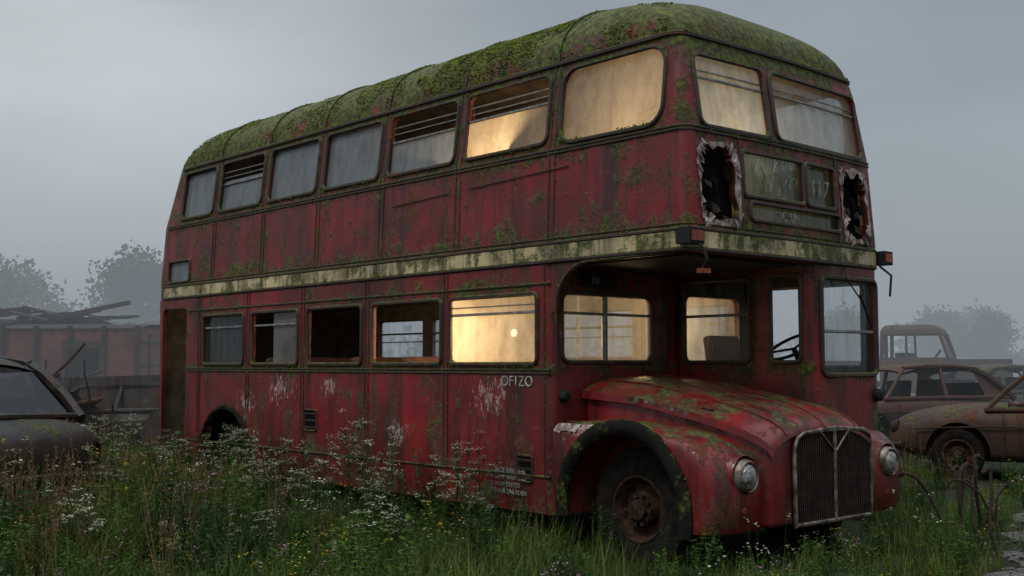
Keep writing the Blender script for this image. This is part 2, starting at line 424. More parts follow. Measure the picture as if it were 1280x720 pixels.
# frames
gf=G()
for p in upaths:
    gf.tube([mnear(a,z,.004) for a,z in p],.019,True); gf.tube([mfar(a,z,.004) for a,z in p],.015,True)
for p in lpaths:
    gf.tube([mnear(a,z,.004) for a,z in p],.019,True); gf.tube([mfar(a,z,.004) for a,z in p],.017,True)
for p in fpaths+dpaths: gf.tube([mfront(a,z,.004) for a,z in p],.017,True)
gf.tube([mnear(a,z,.004) for a,z in rearsmall],.014,True)
gf.tube([mbulk(a,z,.004) for a,z in bpath],.019,True)
for p in (c1,c2): gf.tube([mcab(a,z,.004) for a,z in p],.017,True)
gf.tube([mcabf(a,z,.004) for a,z in c3],.02,True); gf.tube([mcabfar(a,z,.004) for a,z in c4_],.017,True)
gf.obj('window_frames',[framem],bus)
# bars
gb=G()
def bar(mp,a,b,z,r=.012,off=-.02): gb.tube([mp(a+(b-a)*k/4,z,off) for k in range(5)],r)
for i in (1,2,5):
    a,b=UW[i]; bar(mnear,a,b,3.44 if i==1 else 3.42); bar(mnear,a,b,3.56,.007); bar(mnear,a,b,3.50,.006)
for i in (1,2,3,5): a,b=UW[i]; bar(mfar,a,b,3.42)
for i in (0,3,4): a,b=LW[i]; bar(mnear,a,b,1.81)
bar(mnear,LW[0][0],LW[0][1],1.87,.006)
for i in range(5): a,b=LW[i]; bar(mfar,a,b,1.78); bar(mfar,a,b,1.68,.007)
bar(mfront,-1.03,-.26,3.42); bar(mfront,-.18,1.03,3.42); bar(mfront,-1.03,-.26,3.47,.007); bar(mfront,-.18,1.03,3.47,.007)
bar(mbulk,-1.12,-.08,1.80); gb.tube([mbulk(-.62,z,-.02) for z in (1.43,1.95)],.025); bar(mcabf,.36,1.10,1.66,.014); bar(mcab,-1.25,-.58,1.80)
gb.obj('window_bars',[alum],bus)

# beadings / seams
gs=G(); gm=[]
def line(path,r=.011,mossy=0.,m=0,flat=1.0):
    gs.tube(path,r,m=m,sides=6)
    if mossy: gm.append((path,mossy))
def aroundU(z,off,x0=None):
    if x0 is None: x0=XR(z)+.34
    xf=XF(z)-BOW; h=HW(z); xs=xf-RC
    P=[mnear(x0+(xs-.02-x0)*k/24,z,off) for k in range(25)]
    for k in range(0,5):
        a=-math.pi/2+math.pi/2*k/4; P.append((xf-RC+(RC+off)*math.cos(a),-h+RC+(RC+off)*math.sin(a),z))
    P+=[mfront(-h+RC+.02+(2*h-2*RC-.04)*k/16,z,off) for k in range(17)]
    for k in range(0,5):
        a=math.pi/2*k/4; P.append((xf-RC+(RC+off)*math.cos(a),h-RC+(RC+off)*math.sin(a),z))
    P+=[mfar(xs-.02+(x0-xs+.02)*k/10,z,off) for k in range(11)]
    return P
for z,r,ms in ((2.185,.014,.9),(2.325,.014,1.5),(3.02,.011,1.4),(3.045,.011,.3),(3.73,.022,4.2),(2.36,.006,.0)):
    line(aroundU(z,.002),r,ms)
for z,ms in ((1.36,1.5),(1.335,.0),(2.02,1.0),(.55,.4)):
    line([mnear(-7.38+(6.04)*k/24,z,.002) for k in range(25)],.010,ms)
for x in (-1.335,-2.475,-3.58,-4.66,-5.73,-6.82):
    for dx in (-.03,.03):
        line([mnear(x+dx,z,.001) for z in (2.33,2.6,3.05,3.4,3.72)],.008,1.0)
    P=[]
    for k in range(25):
        t=-1+2*k/24; tt=1-abs(t); z,h,_,_,_,_=roofparm(tt*.985)
        P.append((x,math.copysign(h+.004,t),z+.004))
    line(P,.014,1.6)
for x in (-1.40,-2.61,-3.77,-4.885,-5.985,-7.1):
    for dx in ((-.025,.025) if x<-1.5 else (0,)):
        line([mnear(x+dx,z,.001) for z in (.29 if x>-5.9 or x<-7.05 else .93,.6 if x>-5.9 or x<-7.05 else .95,1.0,1.4,1.8,2.16)],.008,.8)
for y in (-.64,.58): line([mfront(y,z,.002) for z in (2.34,2.6,3.03)],.010,.3)
gs.obj('body_beading',[framem],bus)
rings=[]
for k,z in enumerate((2.195,2.2,2.31,2.315)):
    rings.append(aroundU(z,.0015 if k in(0,3) else .009))
g=G(); g.loft(rings,cap=False,closed=False); g.obj('cream_band',[cream],bus)
g=G()
for z in (2.40,2.98,1.30,.60):
    x=-7.9 if z>2 else -7.3
    while x<(-.2 if z>2 else -1.4):
        g.lathe([(.001,-.005),(.005,-.003),(.006,.0)],(x,-HW(z),z),'y',6); x+=.085
g.obj('rivets',[red],bus)

# torn front panels
g=G()
for h,o in holes:
    n=len(h)
    for i in range(n):
        j=(i+1)%n
        g.face([mfront(*h[i],.004),mfront(*h[j],.004),mfront(*o[j],.006),mfront(*o[i],.006)],0)
    cx=sum(p[0] for p in h)/n
    pts=rrect(cx-.23,cx+.23,2.36,2.97,.03); g.face([mfront(a,z,-.09) for a,z in pts],1)  # black sheet added behind the hole, painting its inside dark
    for k in range(9):
        a=cx+U(-.13,.13); z=U(2.45,2.88)
        g.face([mfront(a,z,-.05),mfront(a+U(.02,.05),z-.02,-.02),mfront(a+U(0,.04),z-U(.06,.15),.0),mfront(a-.01,z-U(.02,.1),-.03)],1 if k%3 else 2)
    for k in range(14):
        i=random.randrange(n); a,z=h[i]; b,q=o[i]
        g.face([mfront(a,z,.006),mfront(a+U(-.03,.03),z-U(.02,.05),.03),mfront(b,q-.03,.008),mfront(b,q,.007)],0)
g.obj('torn_panels',[peel,black,rustd],bus,False)

# overhang gusset at saloon front
g=G()
P=[(-1.33,2.165),(-1.33,1.80)]+[(-1.28+.34-.34*math.cos(a),1.80+.36*math.sin(a)) for a in [math.pi/2*k/8 for k in range(9)]]
g.loft([[(x,-1.216,z) for x,z in P],[(x,-1.18,z) for x,z in P]])
g.obj('overhang_gusset',[red],bus)
gf2=G(); gf2.tube([(-1.27,-1.215,1.36)]+[(x,-1.218,z) for x,z in P[2:]]+[(-.5,-1.218,2.165),(-.12,-1.20,2.165)],.013); gf2.obj('overhang_edge',[framem],bus)
g=G(); g.box((-.68,-.5,2.155),(1.2,1.3,.02)); g.box((-1.27,-.75,2.06),(.04,.36,.10)); g.obj('canopy_lining',[ceilm],bus,False)

# bonnet
XS=[-1.31,-1.1,-.8,-.5,-.2,.0,.15,.25,.31,.345]
ZT=[(-1.31,1.32),(-.8,1.285),(-.3,1.20),(0,1.125),(.15,1.08),(.25,1.035),(.31,.995),(.345,.95)]
WD=[(-1.31,.76),(-.3,.73),(.15,.68),(.345,.62)]
YC=-.15
def bsec(x,top,dn,wd,drop=.12,n=16):
    zt=lerp(ZT,x)+top; w=lerp(WD,x)+wd; P=[]
    for k in range(n+1):
        s=-1+2*k/n; P.append((x,YC+w*math.copysign(abs(s)**.85,s),zt-drop*abs(s)**3.2))
    L=P[0]; Rr=P[-1]
    return [(x,L[1]-.004,L[2]-dn)]+P+[(x,Rr[1]+.004,Rr[2]-dn)]
g=G()
outer=[bsec(x,0,.055,0) for x in XS]; inner=[bsec(x,-.02,.035,-.02) for x in XS]
sec=[o+i[::-1] for o,i in zip(outer,inner)]
g.loft(sec)
g.tube([(x,YC+.02,lerp(ZT,x)+.003) for x in XS],.012)
for s in (-1,1): g.tube([(x,YC+s*lerp(WD,x)*.72,lerp(ZT,x)-.03) for x in XS],.008)
hood=g.obj('bonnet_lid',[redlow],bus,ang=50)
g=G()
rings=[]
for x in XS:
    w=lerp(WD,x)-.035; zt=lerp(ZT,x)-.15; xx=min(x,.315)
    rings.append([(xx,YC-w,.30),(xx,YC-w,zt),(xx,YC-w*.5,zt+.09),(xx,YC+w*.5,zt+.09),(xx,YC+w,zt),(xx,YC+w,.30)])
rings=rings[:-1]
g.loft(rings); eng=g.obj('engine_cowl',[redlow],bus)
md=eng.modifiers.new('bv','BEVEL'); md.width=.04; md.segments=4; md.limit_method='ANGLE'; md.angle_limit=.9; applymods(eng,40)
def fender(s,name,yin):
    prof=[(-1.31,.30),(-1.31,.97),(-1.0,.985),(-.6,.985),(-.3,.965),(-.05,.92),(.08,.865),(.17,.79),(.225,.69),(.245,.58),(.245,.45),(.22,.34),(.19,.28),(-.2,.27),(-.7,.27)]
    nor=[(0,0),(0,.9),(0,1),(0,1),(.1,1),(.35,.9),(.6,.8),(.8,.6),(.95,.3),(1,.05),(1,0),(1,0),(1,0),(0,0),(0,0)]
    rings=[]
    for (yy,e) in ((1.222,.19),(1.218,.14),(1.20,.09),(1.16,.05),(1.10,.022),(1.02,.005),(.9,0),(yin,0)):
        rings.append([(x-e*nx*1.05,s*yy,z-e*nz_*.55) for (x,z),(nx,nz_) in zip(prof,nor)])
    g=G(); g.loft(rings); f=g.obj(name,[redlow],bus,ang=45)
    g=G(); g.loft(arch(-.62,.37,.565,s*.80,s*1.4,36)); boolean(f,g.obj('c',[redlow]),45)
fender(-1,'front_wing_near',.70); fender(1,'front_wing_far',.45)
g=G()
for s in (-1,1):
    P=[(-.62+.59*math.cos(a),s*1.222,.37+.59*math.sin(a)) for a in [math.radians(-12+200*k/30) for k in range(31)]]
    g.tube(P,.060,sides=8,flat=.75)
    P=[(-6.46+.575*math.cos(a),s*1.222,.36+.575*math.sin(a)) for a in [math.radians(-5+190*k/30) for k in range(31)]]
    g.tube(P,.03,sides=8)
g.obj('mudguard_lip',[guard],bus)
random.seed(13); g=G(); top=[];bot=[]
for k in range(40):
    x=-1.30+.86*k/39
    top.append((x,-1.175,.963)); bot.append((x,-1.2275,.918-U(0,.03)+(.0 if k<26 else (k-26)*.003)))
for k in range(39):
    if k>8 and R()<.15: continue
    g.face([top[k],top[k+1],bot[k+1],bot[k]])
g.obj('peeled_wing_strip',[peel],bus)
g=G(); g.box((.10,0,.36),(.16,2.1,.16)); v=g.obj('front_valance',[redlow],bus); md=v.modifiers.new('b','BEVEL'); md.width=.03; md.segments=3; applymods(v)
GX=.335
gp_=[(-.50,.30),(.46,.30),(.47,.82),(.44,.89),(.37,.925),(.0-.02,.95),(-.41,.925),(-.48,.89),(-.51,.82)]
g=G(); g.tube([(GX,y,z) for y,z in gp_],.018,True,8)
g.tube([(GX+.008,-.02,.95),(GX+.008,-.02,.30)],.014,sides=6)
g.tube([(GX+.01,-.20,.93),(GX+.012,-.02,.78),(GX+.01,.16,.93)],.009)
g.tube([(GX+.01,-.20,.935),(GX+.012,.16,.935)],.009)
g.obj('grille_surround',[chrome],bus)
g=G(); g.face([(GX-.012,y,z) for y,z in gp_],1)
k=-.48
while k<.45:
    ztop=.92 if abs(k+.02)<.36 else .88
    g.box((GX-.002,k,(.31+ztop)/2),(.012,.010,ztop-.31),0); k+=.026
for z in (.40,.5,.6,.7,.8): g.box((GX-.006,-.02,z),(.008,.93,.012),0)
g.obj('grille_slats',[rustd,black],bus,False)
for s,y in ((-1,-.93),(1,.88)):
    g=G(); g.lathe([(.001,.06),(.05,.055),(.075,.04),(.09,.015),(.09,0)],(.235,y,.655),'x',28,0)
    g.lathe([(.09,-.02),(.09,.025),(.10,.038),(.112,.025),(.125,-.04)],(.235,y,.655),'x',28,1)
    g.lathe([(.125,-.06),(.14,-.0),(.15,-.03),(.165,-.09)],(.235,y,.655),'x',28,3)
    g.lathe([(.001,.03),(.03,.025),(.04,.0),(.04,-.05)],(.215,y-.02,.44),'x',16,2)
    g.obj('headlamp',[lens,chrome,amber,redlow],bus)
g=G()
g.lathe([(.001,.03),(.03,.028),(.045,.01),(.05,-.02)],(-1.30,-1.10,1.16),'x',16,1)
g.lathe([(.001,.04),(.03,.038),(.05,.02),(.055,-.02)],(.04,1.10,1.16),'x',16,1)
g.box((.0,-1.19,2.27),(.12,.16,.11),1); g.box((.065,-1.19,2.27),(.01,.12,.07),2)
g.box((.0,1.27,2.27),(.12,.13,.11),1); g.box((.065,1.27,2.27),(.01,.10,.07),2)
g.tube([(.03,-1.17,2.24),(.10,-1.17,2.18),(.12,-1.16,2.10),(.08,-1.16,2.05)],.012,m=1); g.box((.09,-1.16,2.03),(.05,.09,.03),2)
g.tube([(.03,1.18,2.2),(.12,1.20,2.12),(.11,1.19,1.95)],.010,m=1)
g.tube([(.06,.62,2.08),(.075,.80,1.92),(.07,.98,1.74)],.006,m=1); g.tube([(.075,.80,1.95),(.07,.98,1.70)],.010,m=1)
g.tube([(-.1,-.93,1.10),(-.1,-.96,1.10),(-.02,-.96,1.09),(-.02,-.93,1.09)],.008,m=1)
lb=g.obj('lamps_and_brackets',[chrome,rubber,amber],bus)
g=G()
M=Matrix.Rotation(math.radians(-28),4,'Y')
g.tube([tuple(Vector((-.42,.62,1.55))+ (M@Vector((.23*math.cos(a),.23*math.sin(a),0)))) for a in [2*math.pi*k/28 for k in range(28)]],.014,True)
for k in range(3):
    a=2*math.pi*k/3; g.tube([(-.42,.62,1.53),tuple(Vector((-.42,.62,1.55))+(M@Vector((.23*math.cos(a),.23*math.sin(a),0))))],.010)
g.tube([(-.42,.62,1.53),(-.2,.62,1.05)],.022)
g.obj('steering_wheel',[rubber],bus)
def seat(g,x,y,z,w,h=.55,m=0):
    for dx,dz,d,r in ((0,.0,(.42,w,.10),0),(-.22,.30,(.09,w,h),-.15)):
        g.box((x+dx,y,z+dz),d,m,Matrix.Rotation(r,3,'Y'))
g=G(); seat(g,-.95,.70,1.05,.42,.6); g.box((-.12,.72,1.2),(.16,.85,.22),1)
for x in (-2.3,-3.1,-3.9,-4.7,-5.5):
    for y in (-.72,.72): seat(g,x,y,.90,.80)
for x in (-1.6,-2.5,-3.3,-4.1,-4.9,-5.7,-6.5):
    for y in (-.70,.70): seat(g,x,y,2.58,.80)
st=g.obj('seats',[seatm,ceilm],bus); md=st.modifiers.new('b','BEVEL'); md.width=.03; md.segments=3; applymods(st)
g=G()
g.tube([(-7.40,-1.16,.42),(-7.40,-1.16,2.05)],.018,sides=8)
for x in (-2.6,-4.2,-5.9): g.tube([(x,.35,.5),(x,.35,2.12)],.014,sides=8); g.tube([(x+.1,.33,2.32),(x+.1,.33,4.1)],.014,sides=8)
for s in (-1,1):
    g.tube([(-7,s*.5,2.03),(-1.5,s*.5,2.03)],.012); g.tube([(-7.5,s*.55,3.95),(-1.0,s*.55,3.95)],.012)
g.obj('grab_poles',[alum],bus)
g=G()
g.box((-7.6,0,.44),(1.0,2.0,.04)); g.box((-7.25,.3,1.3),(.04,1.7,1.6)); g.obj('platform',[ceilm],bus,False)
g=G()
for x,z,w,h in ((-1.62,.60,.17,.20),(-4.72,.86,.22,.2)):
    g.face([mnear(a,zz,.004) for a,zz in rrect(x-w/2,x+w/2,z-h/2,z+h/2,.02)],1)
    g.tube([mnear(a,zz,.004) for a,zz in rrect(x-w/2,x+w/2,z-h/2,z+h/2,.02)],.010,True)
    for k in range(3): g.box((x,-1.225,z-h/2+h*(k+.5)/3),(w,.008,.02),0)
g.tube([mnear(-1.15,2.90,.01),mnear(-2.3,2.86,.01)],.005); g.tube([mnear(-2.6,2.85,.01),mnear(-3.4,2.82,.01)],.005)
g.obj('side_hatches',[framem,black],bus,False)
def text(s,loc,size,rot,mat,name,ext=.002):
    cu=bpy.data.curves.new(name,'FONT'); cu.body=s; cu.size=size; cu.extrude=ext
    o=bpy.data.objects.new(name,cu); COL.objects.link(o); o.location=loc; o.rotation_euler=rot
    dg=bpy.context.evaluated_depsgraph_get(); dg.update()
    me=bpy.data.meshes.new_from_object(o.evaluated_get(dg)); me.materials.clear(); me.materials.append(mat)
    n=bpy.data.objects.new(name,me); COL.objects.link(n); n.location=loc; n.rotation_euler=rot; n.parent=bus
    bpy.data.objects.remove(o)
hp=math.pi/2
text('OF1ZO',(-1.90,-1.226,1.235),.115,(hp,0,0),whitep,'fleet_number')
for k,s in enumerate(('I ONCE RAN HERE','A LAMP WASHING','O MAM OUTED','TO PUR UNLADEN')):
    text(s,(-2.02,-1.226,.56-.055*k),.05,(hp,0,0),dimp,'legal_lettering',.001)
text('C LM',(.040,-.18,2.455),.10,(hp,0,hp),dimp,'destination_lettering')
text('117',(.035,.20,2.69),.17,(hp,0,hp),dimp,'route_number')
text('RR',(-1.247,-.86,2.03),.08,(hp,0,hp),dimp,'bulkhead_lettering')
g=G()
random.seed(5)
for k in range(8):
    P=[]; y=U(-.55,-.1); z=U(2.65,2.85)
    for q in range(8): P.append((.030,y,z)); y=min(y+U(-.02,.06),.08); z+=U(-.09,.09); z=min(max(z,2.63),2.9)
    g.tube(P,.0035,sides=4)
g.obj('scratched_graffiti',[dimp],bus)
g=G(); g.box((-.75,-.942,1.145),(.10,.01,.04))
for k in range(7): g.box((-.62+.06*k,-.942,1.135-.012*k),(.04,.008,.025))
g.obj('bonnet_badge',[chrome],bus,False)

# moss tufts
random.seed(11)
mossmat,nt,out=newmat('moss'); co=objco(nt)
finish(nt,out,mixc(nt,sstep(nt,nz(nt,co,9,4),.35,.65),(.040,.055,.008),(.17,.21,.03)),1.0,0,nz(nt,co,90,3),.6,.01,.1)
g=G()
def tuft(p,s,flat=.6):
    i=len(g.V)
    for d in ((1,0,0),(-1,0,0),(0,1,0),(0,-1,0),(0,0,1),(0,0,-1)):
        k=s*U(.6,1.3); g.V.append((p[0]+d[0]*k+U(-.3,.3)*s,p[1]+d[1]*k+U(-.3,.3)*s,p[2]+d[2]*k*flat+U(-.2,.2)*s))
    for f in ((0,2,4),(2,1,4),(1,3,4),(3,0,4),(2,0,5),(1,2,5),(3,1,5),(0,3,5)):
        g.F.append(tuple(i+k for k in f)); g.M.append(0)
for path,dn in gm:
    for a,b in zip(path,path[1:]):
        a=Vector(a); b=Vector(b); L=(b-a).length
        for k in range(int(L*85*dn+R())):
            p=a.lerp(b,R())
            if mnoise.noise(p*1.3)*1.0+.22+mnoise.noise(p*5)*.6<0: continue
            p+=Vector((U(-.01,.01),U(-.004,.01),U(-.012,.02)))
            tuft(p,U(.004,.012)*(1.4 if dn>2 else 1))
for k in range(44000):
    t=R()**.75; z,h,xf,xr,rf,r2=roofparm(t*.985)
    x=U(xr+.35,xf-.1)
    if x<-3.5 and R()<.3: x=U(-3.5,xf-.1)
    s=random.choice((-1,-1,1))
    p=Vector((x,s*h,z))
    if mnoise.noise(p*1.1)+.7*mnoise.noise(p*4)+.02+.45*(1 if x>-3 else 0)*R()<0: continue
    if x>xf-rf:
        q=(x-(xf-rf))/rf; hh=min(rf,h*.98); p.y=s*(h-hh+hh*math.sqrt(max(0,1-q*q)))
    tuft(p,U(.004,.013),.6)
for k in range(2600):
    if R()<.7:
        x=U(-1.28,.2)
        if R()<(x+1.3)*.6: continue
        s=U(-1,1); p=Vector((x,YC+lerp(WD,x)*s,lerp(ZT,x)-.12*abs(s)**3.2))
    else: x=U(-1.28,-.1); p=Vector((x,U(-1.12,-.8),lerp([(-1.31,.972),(-.6,.985),(-.1,.935)],x)))
    if mnoise.noise(p*3)<.08: continue
    tuft(p,U(.004,.009),.4)
for wins,z in ((UW,3.105),(LW,1.40)):
    for a,b in wins:
        for k in range(140):
            x=U(a,b)
            if mnoise.noise(Vector((x*3,z,1)))<-.1: continue
            tuft(mnear(x,z+U(-.02,.008),U(-.005,.02)),U(.004,.012))
        for k in range(40): tuft(mnear(a+U(-.03,.0),U(z,z+.5),.01),U(.004,.009))
for k in range(320):
    a=math.radians(U(10,150)); p=Vector((-.62+.64*math.cos(a),-1.222+U(-.02,.05),.37+.64*math.sin(a)))
    if mnoise.noise(p*4)>-.05: tuft(p,U(.005,.012))
g.obj('moss_growth',[mossmat],bus)

# added point lights and a bulb, standing in for warm light through the windows
def lamp(name,loc,e,r=.07,col=(1,.70,.38)):
    l=bpy.data.lights.new(name,'POINT'); l.energy=e; l.shadow_soft_size=r; l.color=col
    o=bpy.data.objects.new(name,l); COL.objects.link(o); o.location=loc; o.parent=bus
bulbm,nt,out=newmat('lit_bulb'); co=objco(nt)
e=node(nt,'ShaderNodeEmission',{'Color':mixc(nt,nz(nt,co,20),(1,.72,.4),(1,.8,.5)),'Strength':7.0}); nt.links.new(e.outputs[0],out.inputs[0])
g=G()
GLOW_LIGHTS=[('lower_deck_glow_light',(-2.55,-.60,1.66),46),('lower_deck_glow_light_fore',(-1.75,.35,1.72),26),('upper_deck_glow_light',(-2.0,-.62,3.0),30),('upper_deck_glow_light_fore',(-.50,-.60,2.95),19)]
for nm,p,e in GLOW_LIGHTS: lamp(nm,p,e)
g.lathe([(.001,.035),(.02,.028),(.03,0),(.02,-.028),(.001,-.035)],(-2.55,-.50,1.68),'z',16); g.obj('bulb',[bulbm],bus)  # emissive bulb added for the bright spot in the lower window

# ------------------------------------------------------------------ vehicles
def car(name,loc,rz,body,tilt=(0,0),L=4.3,H=1.42,glassm=None,lift=0):
    root=empty(name,(loc[0],loc[1],lift),(tilt[0],tilt[1],rz))
    sx=L/4.3; hz=H/1.42
    ST=[(-2.15,.58,.60,.40),(-2.08,.72,.74,.30),(-1.85,.78,.82,.26),(-1.3,.82,.87,.22),(-.4,.85,.90,.2),(.5,.85,.90,.2),(1.0,.83,.90,.2),(1.4,.80,.87,.22),(1.8,.75,.80,.25),(2.06,.68,.70,.30),(2.15,.55,.56,.38)]
    rings=[]
    for x,w,zt,zb in ST:
        zt*=hz
        half=[(0,zt+.03),(w*.5,zt+.02),(w*.85,zt-.02),(w*.98,zt-.12),(w,zt-.28),(w*.97,zb+.1),(w*.88,zb)]
        rings.append([(x*sx,y,z) for y,z in half]+[(x*sx,-y,z) for y,z in half[::-1][:-1]])
    g=G(); g.loft(rings); b=g.obj('body',[body],root)
    md=b.modifiers.new('s','SUBSURF'); md.levels=2; md.render_levels=2; applymods(b,50)
    g=G()
    for x in (-1.32,1.32):
        g.loft(arch(x*sx,.33,.37,-1.2,-.5,24)); g.loft(arch(x*sx,.33,.37,.5,1.2,24))
    g.loft([[(x,y,z) for x,y in ((-1.15*sx,-.62),(.75*sx,-.62),(.75*sx,.62),(-1.15*sx,.62))] for z in (.45,1.2)])
    boolean(b,g.obj('c',[body]),40)
    g=G()
    for s in (-1,1):
        for xx in (-1.05,-.22,.80):
            g.tube([(xx*sx,s*.855,.84*hz),(xx*sx,s*.868,.65*hz),(xx*sx,s*.845,.34)],.006)
        g.tube([(-1.9*sx,s*.80,.62*hz),(-.4*sx,s*.87,.66*hz),(.9*sx,s*.86,.66*hz),(1.8*sx,s*.78,.62*hz)],.010)
    g.obj('door_lines',[rustd],root)
    g=G()
    def roofz(u,v): return (1.42-.10*abs(u)**2.4-.07*abs(v)**2.5)*hz
    n=12; grid=[]
    for k,off in ((0,0),(1,-.03)):
        grid.append([[((-.32+.80*(-1+2*i/n))*sx*1.0, .64*(-1+2*j/8)*(1-.10*abs(-1+2*i/n)**3), roofz(-1+2*i/n,-1+2*j/8)+off) for j in range(9)] for i in range(n+1)])
    for G_ in grid: g.loft(G_,cap=False,closed=False)
    for s in (-1,1):
        yb=.76*s; yt=.61*s; zr=1.33*hz; zb=.86*hz
        def P(x,t,bul=.03): return (x*sx,yb+(yt-yb)*t+bul*s*math.sin(t*3.14),zb+(zr-zb)*t)
        g.tube([P(.98,0),P(.78,.45),P(.50,.97)],.028)
        g.tube([P(-.22,0),P(-.24,1.03)],.032)
        g.tube([P(-1.62,-.05),P(-1.40,.35),P(-1.15,.75),P(-.92,.98)],.055)
        g.tube([P(.50,1.0),P(.0,1.08),P(-.5,1.08),P(-1.0,.98)],.03)
        g.tube([P(1.0,0),P(-.3,.02),P(-1.6,.0)],.03)
        g.face([P(-1.62,-.05,0),P(-1.05,-.05,0),P(-.88,.98,0),P(-1.0,.98,0),P(-1.25,.68,0)])
    g.tube([(.98*sx,-.76,.86*hz),(1.05*sx,0,.90*hz),(.98*sx,.76,.86*hz)],.03)
    g.tube([(-1.62*sx,-.7,.86*hz),(-1.68*sx,0,.88*hz),(-1.62*sx,.7,.86*hz)],.03)
    g.obj('roof_and_pillars',[body],root)
    if glassm:
        g=G()
        for s in (-1,1):
            y=.73*s; y2=.61*s
            g.face([(.93*sx,y,.88*hz),(-.2*sx,y,.88*hz),(-.22*sx,y2,1.33*hz),(.5*sx,y2,1.31*hz)])
            g.face([(-.24*sx,y,.88*hz),(-1.2*sx,y,.88*hz),(-.95*sx,y2,1.31*hz),(-.24*sx,y2,1.33*hz)])
        g.face([(.97*sx,-.7,.88*hz),(.97*sx,.7,.88*hz),(.52*sx,.56,1.33*hz),(.52*sx,-.56,1.33*hz)])
        g.face([(-1.6*sx,-.64,.88*hz),(-1.6*sx,.64,.88*hz),(-1.05*sx,.54,1.3*hz),(-1.05*sx,-.54,1.3*hz)])
        g.obj('glass',[glassm],root,False)
    g=G()
    for y in (-.36,.36): seat(g,.0,y,.55,.5,.6)
    seat(g,-.85,0,.55,1.2,.5); g.box((.75*sx,0,.8*hz),(.2,1.2,.14))
    g.tube([(.5*sx+.16*math.cos(a)*.4,.36+.17*math.sin(a),.86*hz+.16*math.cos(a)) for a in [k*.35 for k in range(18)]],.012,True)
    g.obj('seats_and_wheel',[ceilm],root)
    g=G()
    for e,x in ((1,2.17),(-1,-2.17)):
        g.tube([((x-.22*e)*sx,-.80,.42),((x-.03*e)*sx,-.70,.42),((x+.03*e)*sx,0,.43),((x-.03*e)*sx,.70,.42),((x-.22*e)*sx,.80,.42)],.045,flat=.6)
    for y in (-.55,.55):
        g.lathe([(.001,.05),(.06,.04),(.09,.0),(.10,-.04)],(2.06*sx,y,.62*hz),'x',18)
        g.lathe([(.001,.03),(.05,.02),(.06,-.02)],(-2.15*sx,y,.60*hz),'x',12)
    g.tube([((1.9-0)*sx,-.3,.5),(2.15*sx,-.3,.52),(2.15*sx,.3,.52),(1.9*sx,.3,.5)],.02)
    for s in (-1,1):
        g.tube([(-.05*sx,s*.865,.70*hz),(.08*sx,s*.875,.70*hz)],.012); g.tube([(-.9*sx,s*.86,.70*hz),(-.78*sx,s*.865,.70*hz)],.012)
    g.obj('bumpers_and_lamps',[rustd],root)
    for x in (-1.32,1.32):
        for s in (-1,1):
            g=G(); wheel(g,(x*sx,s*.70,.31),.31,.17,s,.19); g.obj('wheel',[tyrem,rimm],root)
    return root
carblack=paint('car_black_paint',(.004,.004,.004),(.006,.005,.005),(.009,.008,.007),.2,False,.4,grime=.3,film_c=(.007,.006,.005),rough0=.42)
carrust1=paint('car_rusted_brown',(.07,.026,.013),(.04,.018,.011),(.09,.042,.025),.3,False,1.6,rough0=.6)
carrust2=paint('car_rusted_maroon',(.085,.018,.013),(.045,.016,.011),(.09,.036,.026),.3,False,1.5,rough0=.55)
cargrey=paint('car_faded_grey',(.05,.050,.048),(.04,.026,.02),(.07,.07,.066),.35,False,1.7,rough0=.6)
car('parked_car',(-7.30,-4.12),math.radians(193),carblack,L=4.3,H=1.52,glassm=g_dark)
car('wrecked_car',(-.95,7.35),math.radians(48+180-24),carrust1,L=4.3,H=1.42)
car('wrecked_car',(-4.55,9.7),math.radians(48+180+22),carrust2,L=4.2,H=1.42,tilt=(.03,0))
car('wrecked_car',(-5.6,16.0),math.radians(60),cargrey,L=4.2,H=1.42)
car('wrecked_car',(.4,15.2),math.radians(20),carrust2,L=4.2,H=1.42)
car('wrecked_car',(-12.0,.1),math.radians(215),cargrey,L=4.2,H=1.12,tilt=(.05,.03))
car('wrecked_car',(-16.5,-1.2),math.radians(60),carrust1,L=4.2,H=1.25,tilt=(-.04,.0))
car('wrecked_car',(-16.0,2.6),math.radians(20),cargrey,L=4.1,H=1.2,tilt=(.06,-.05))

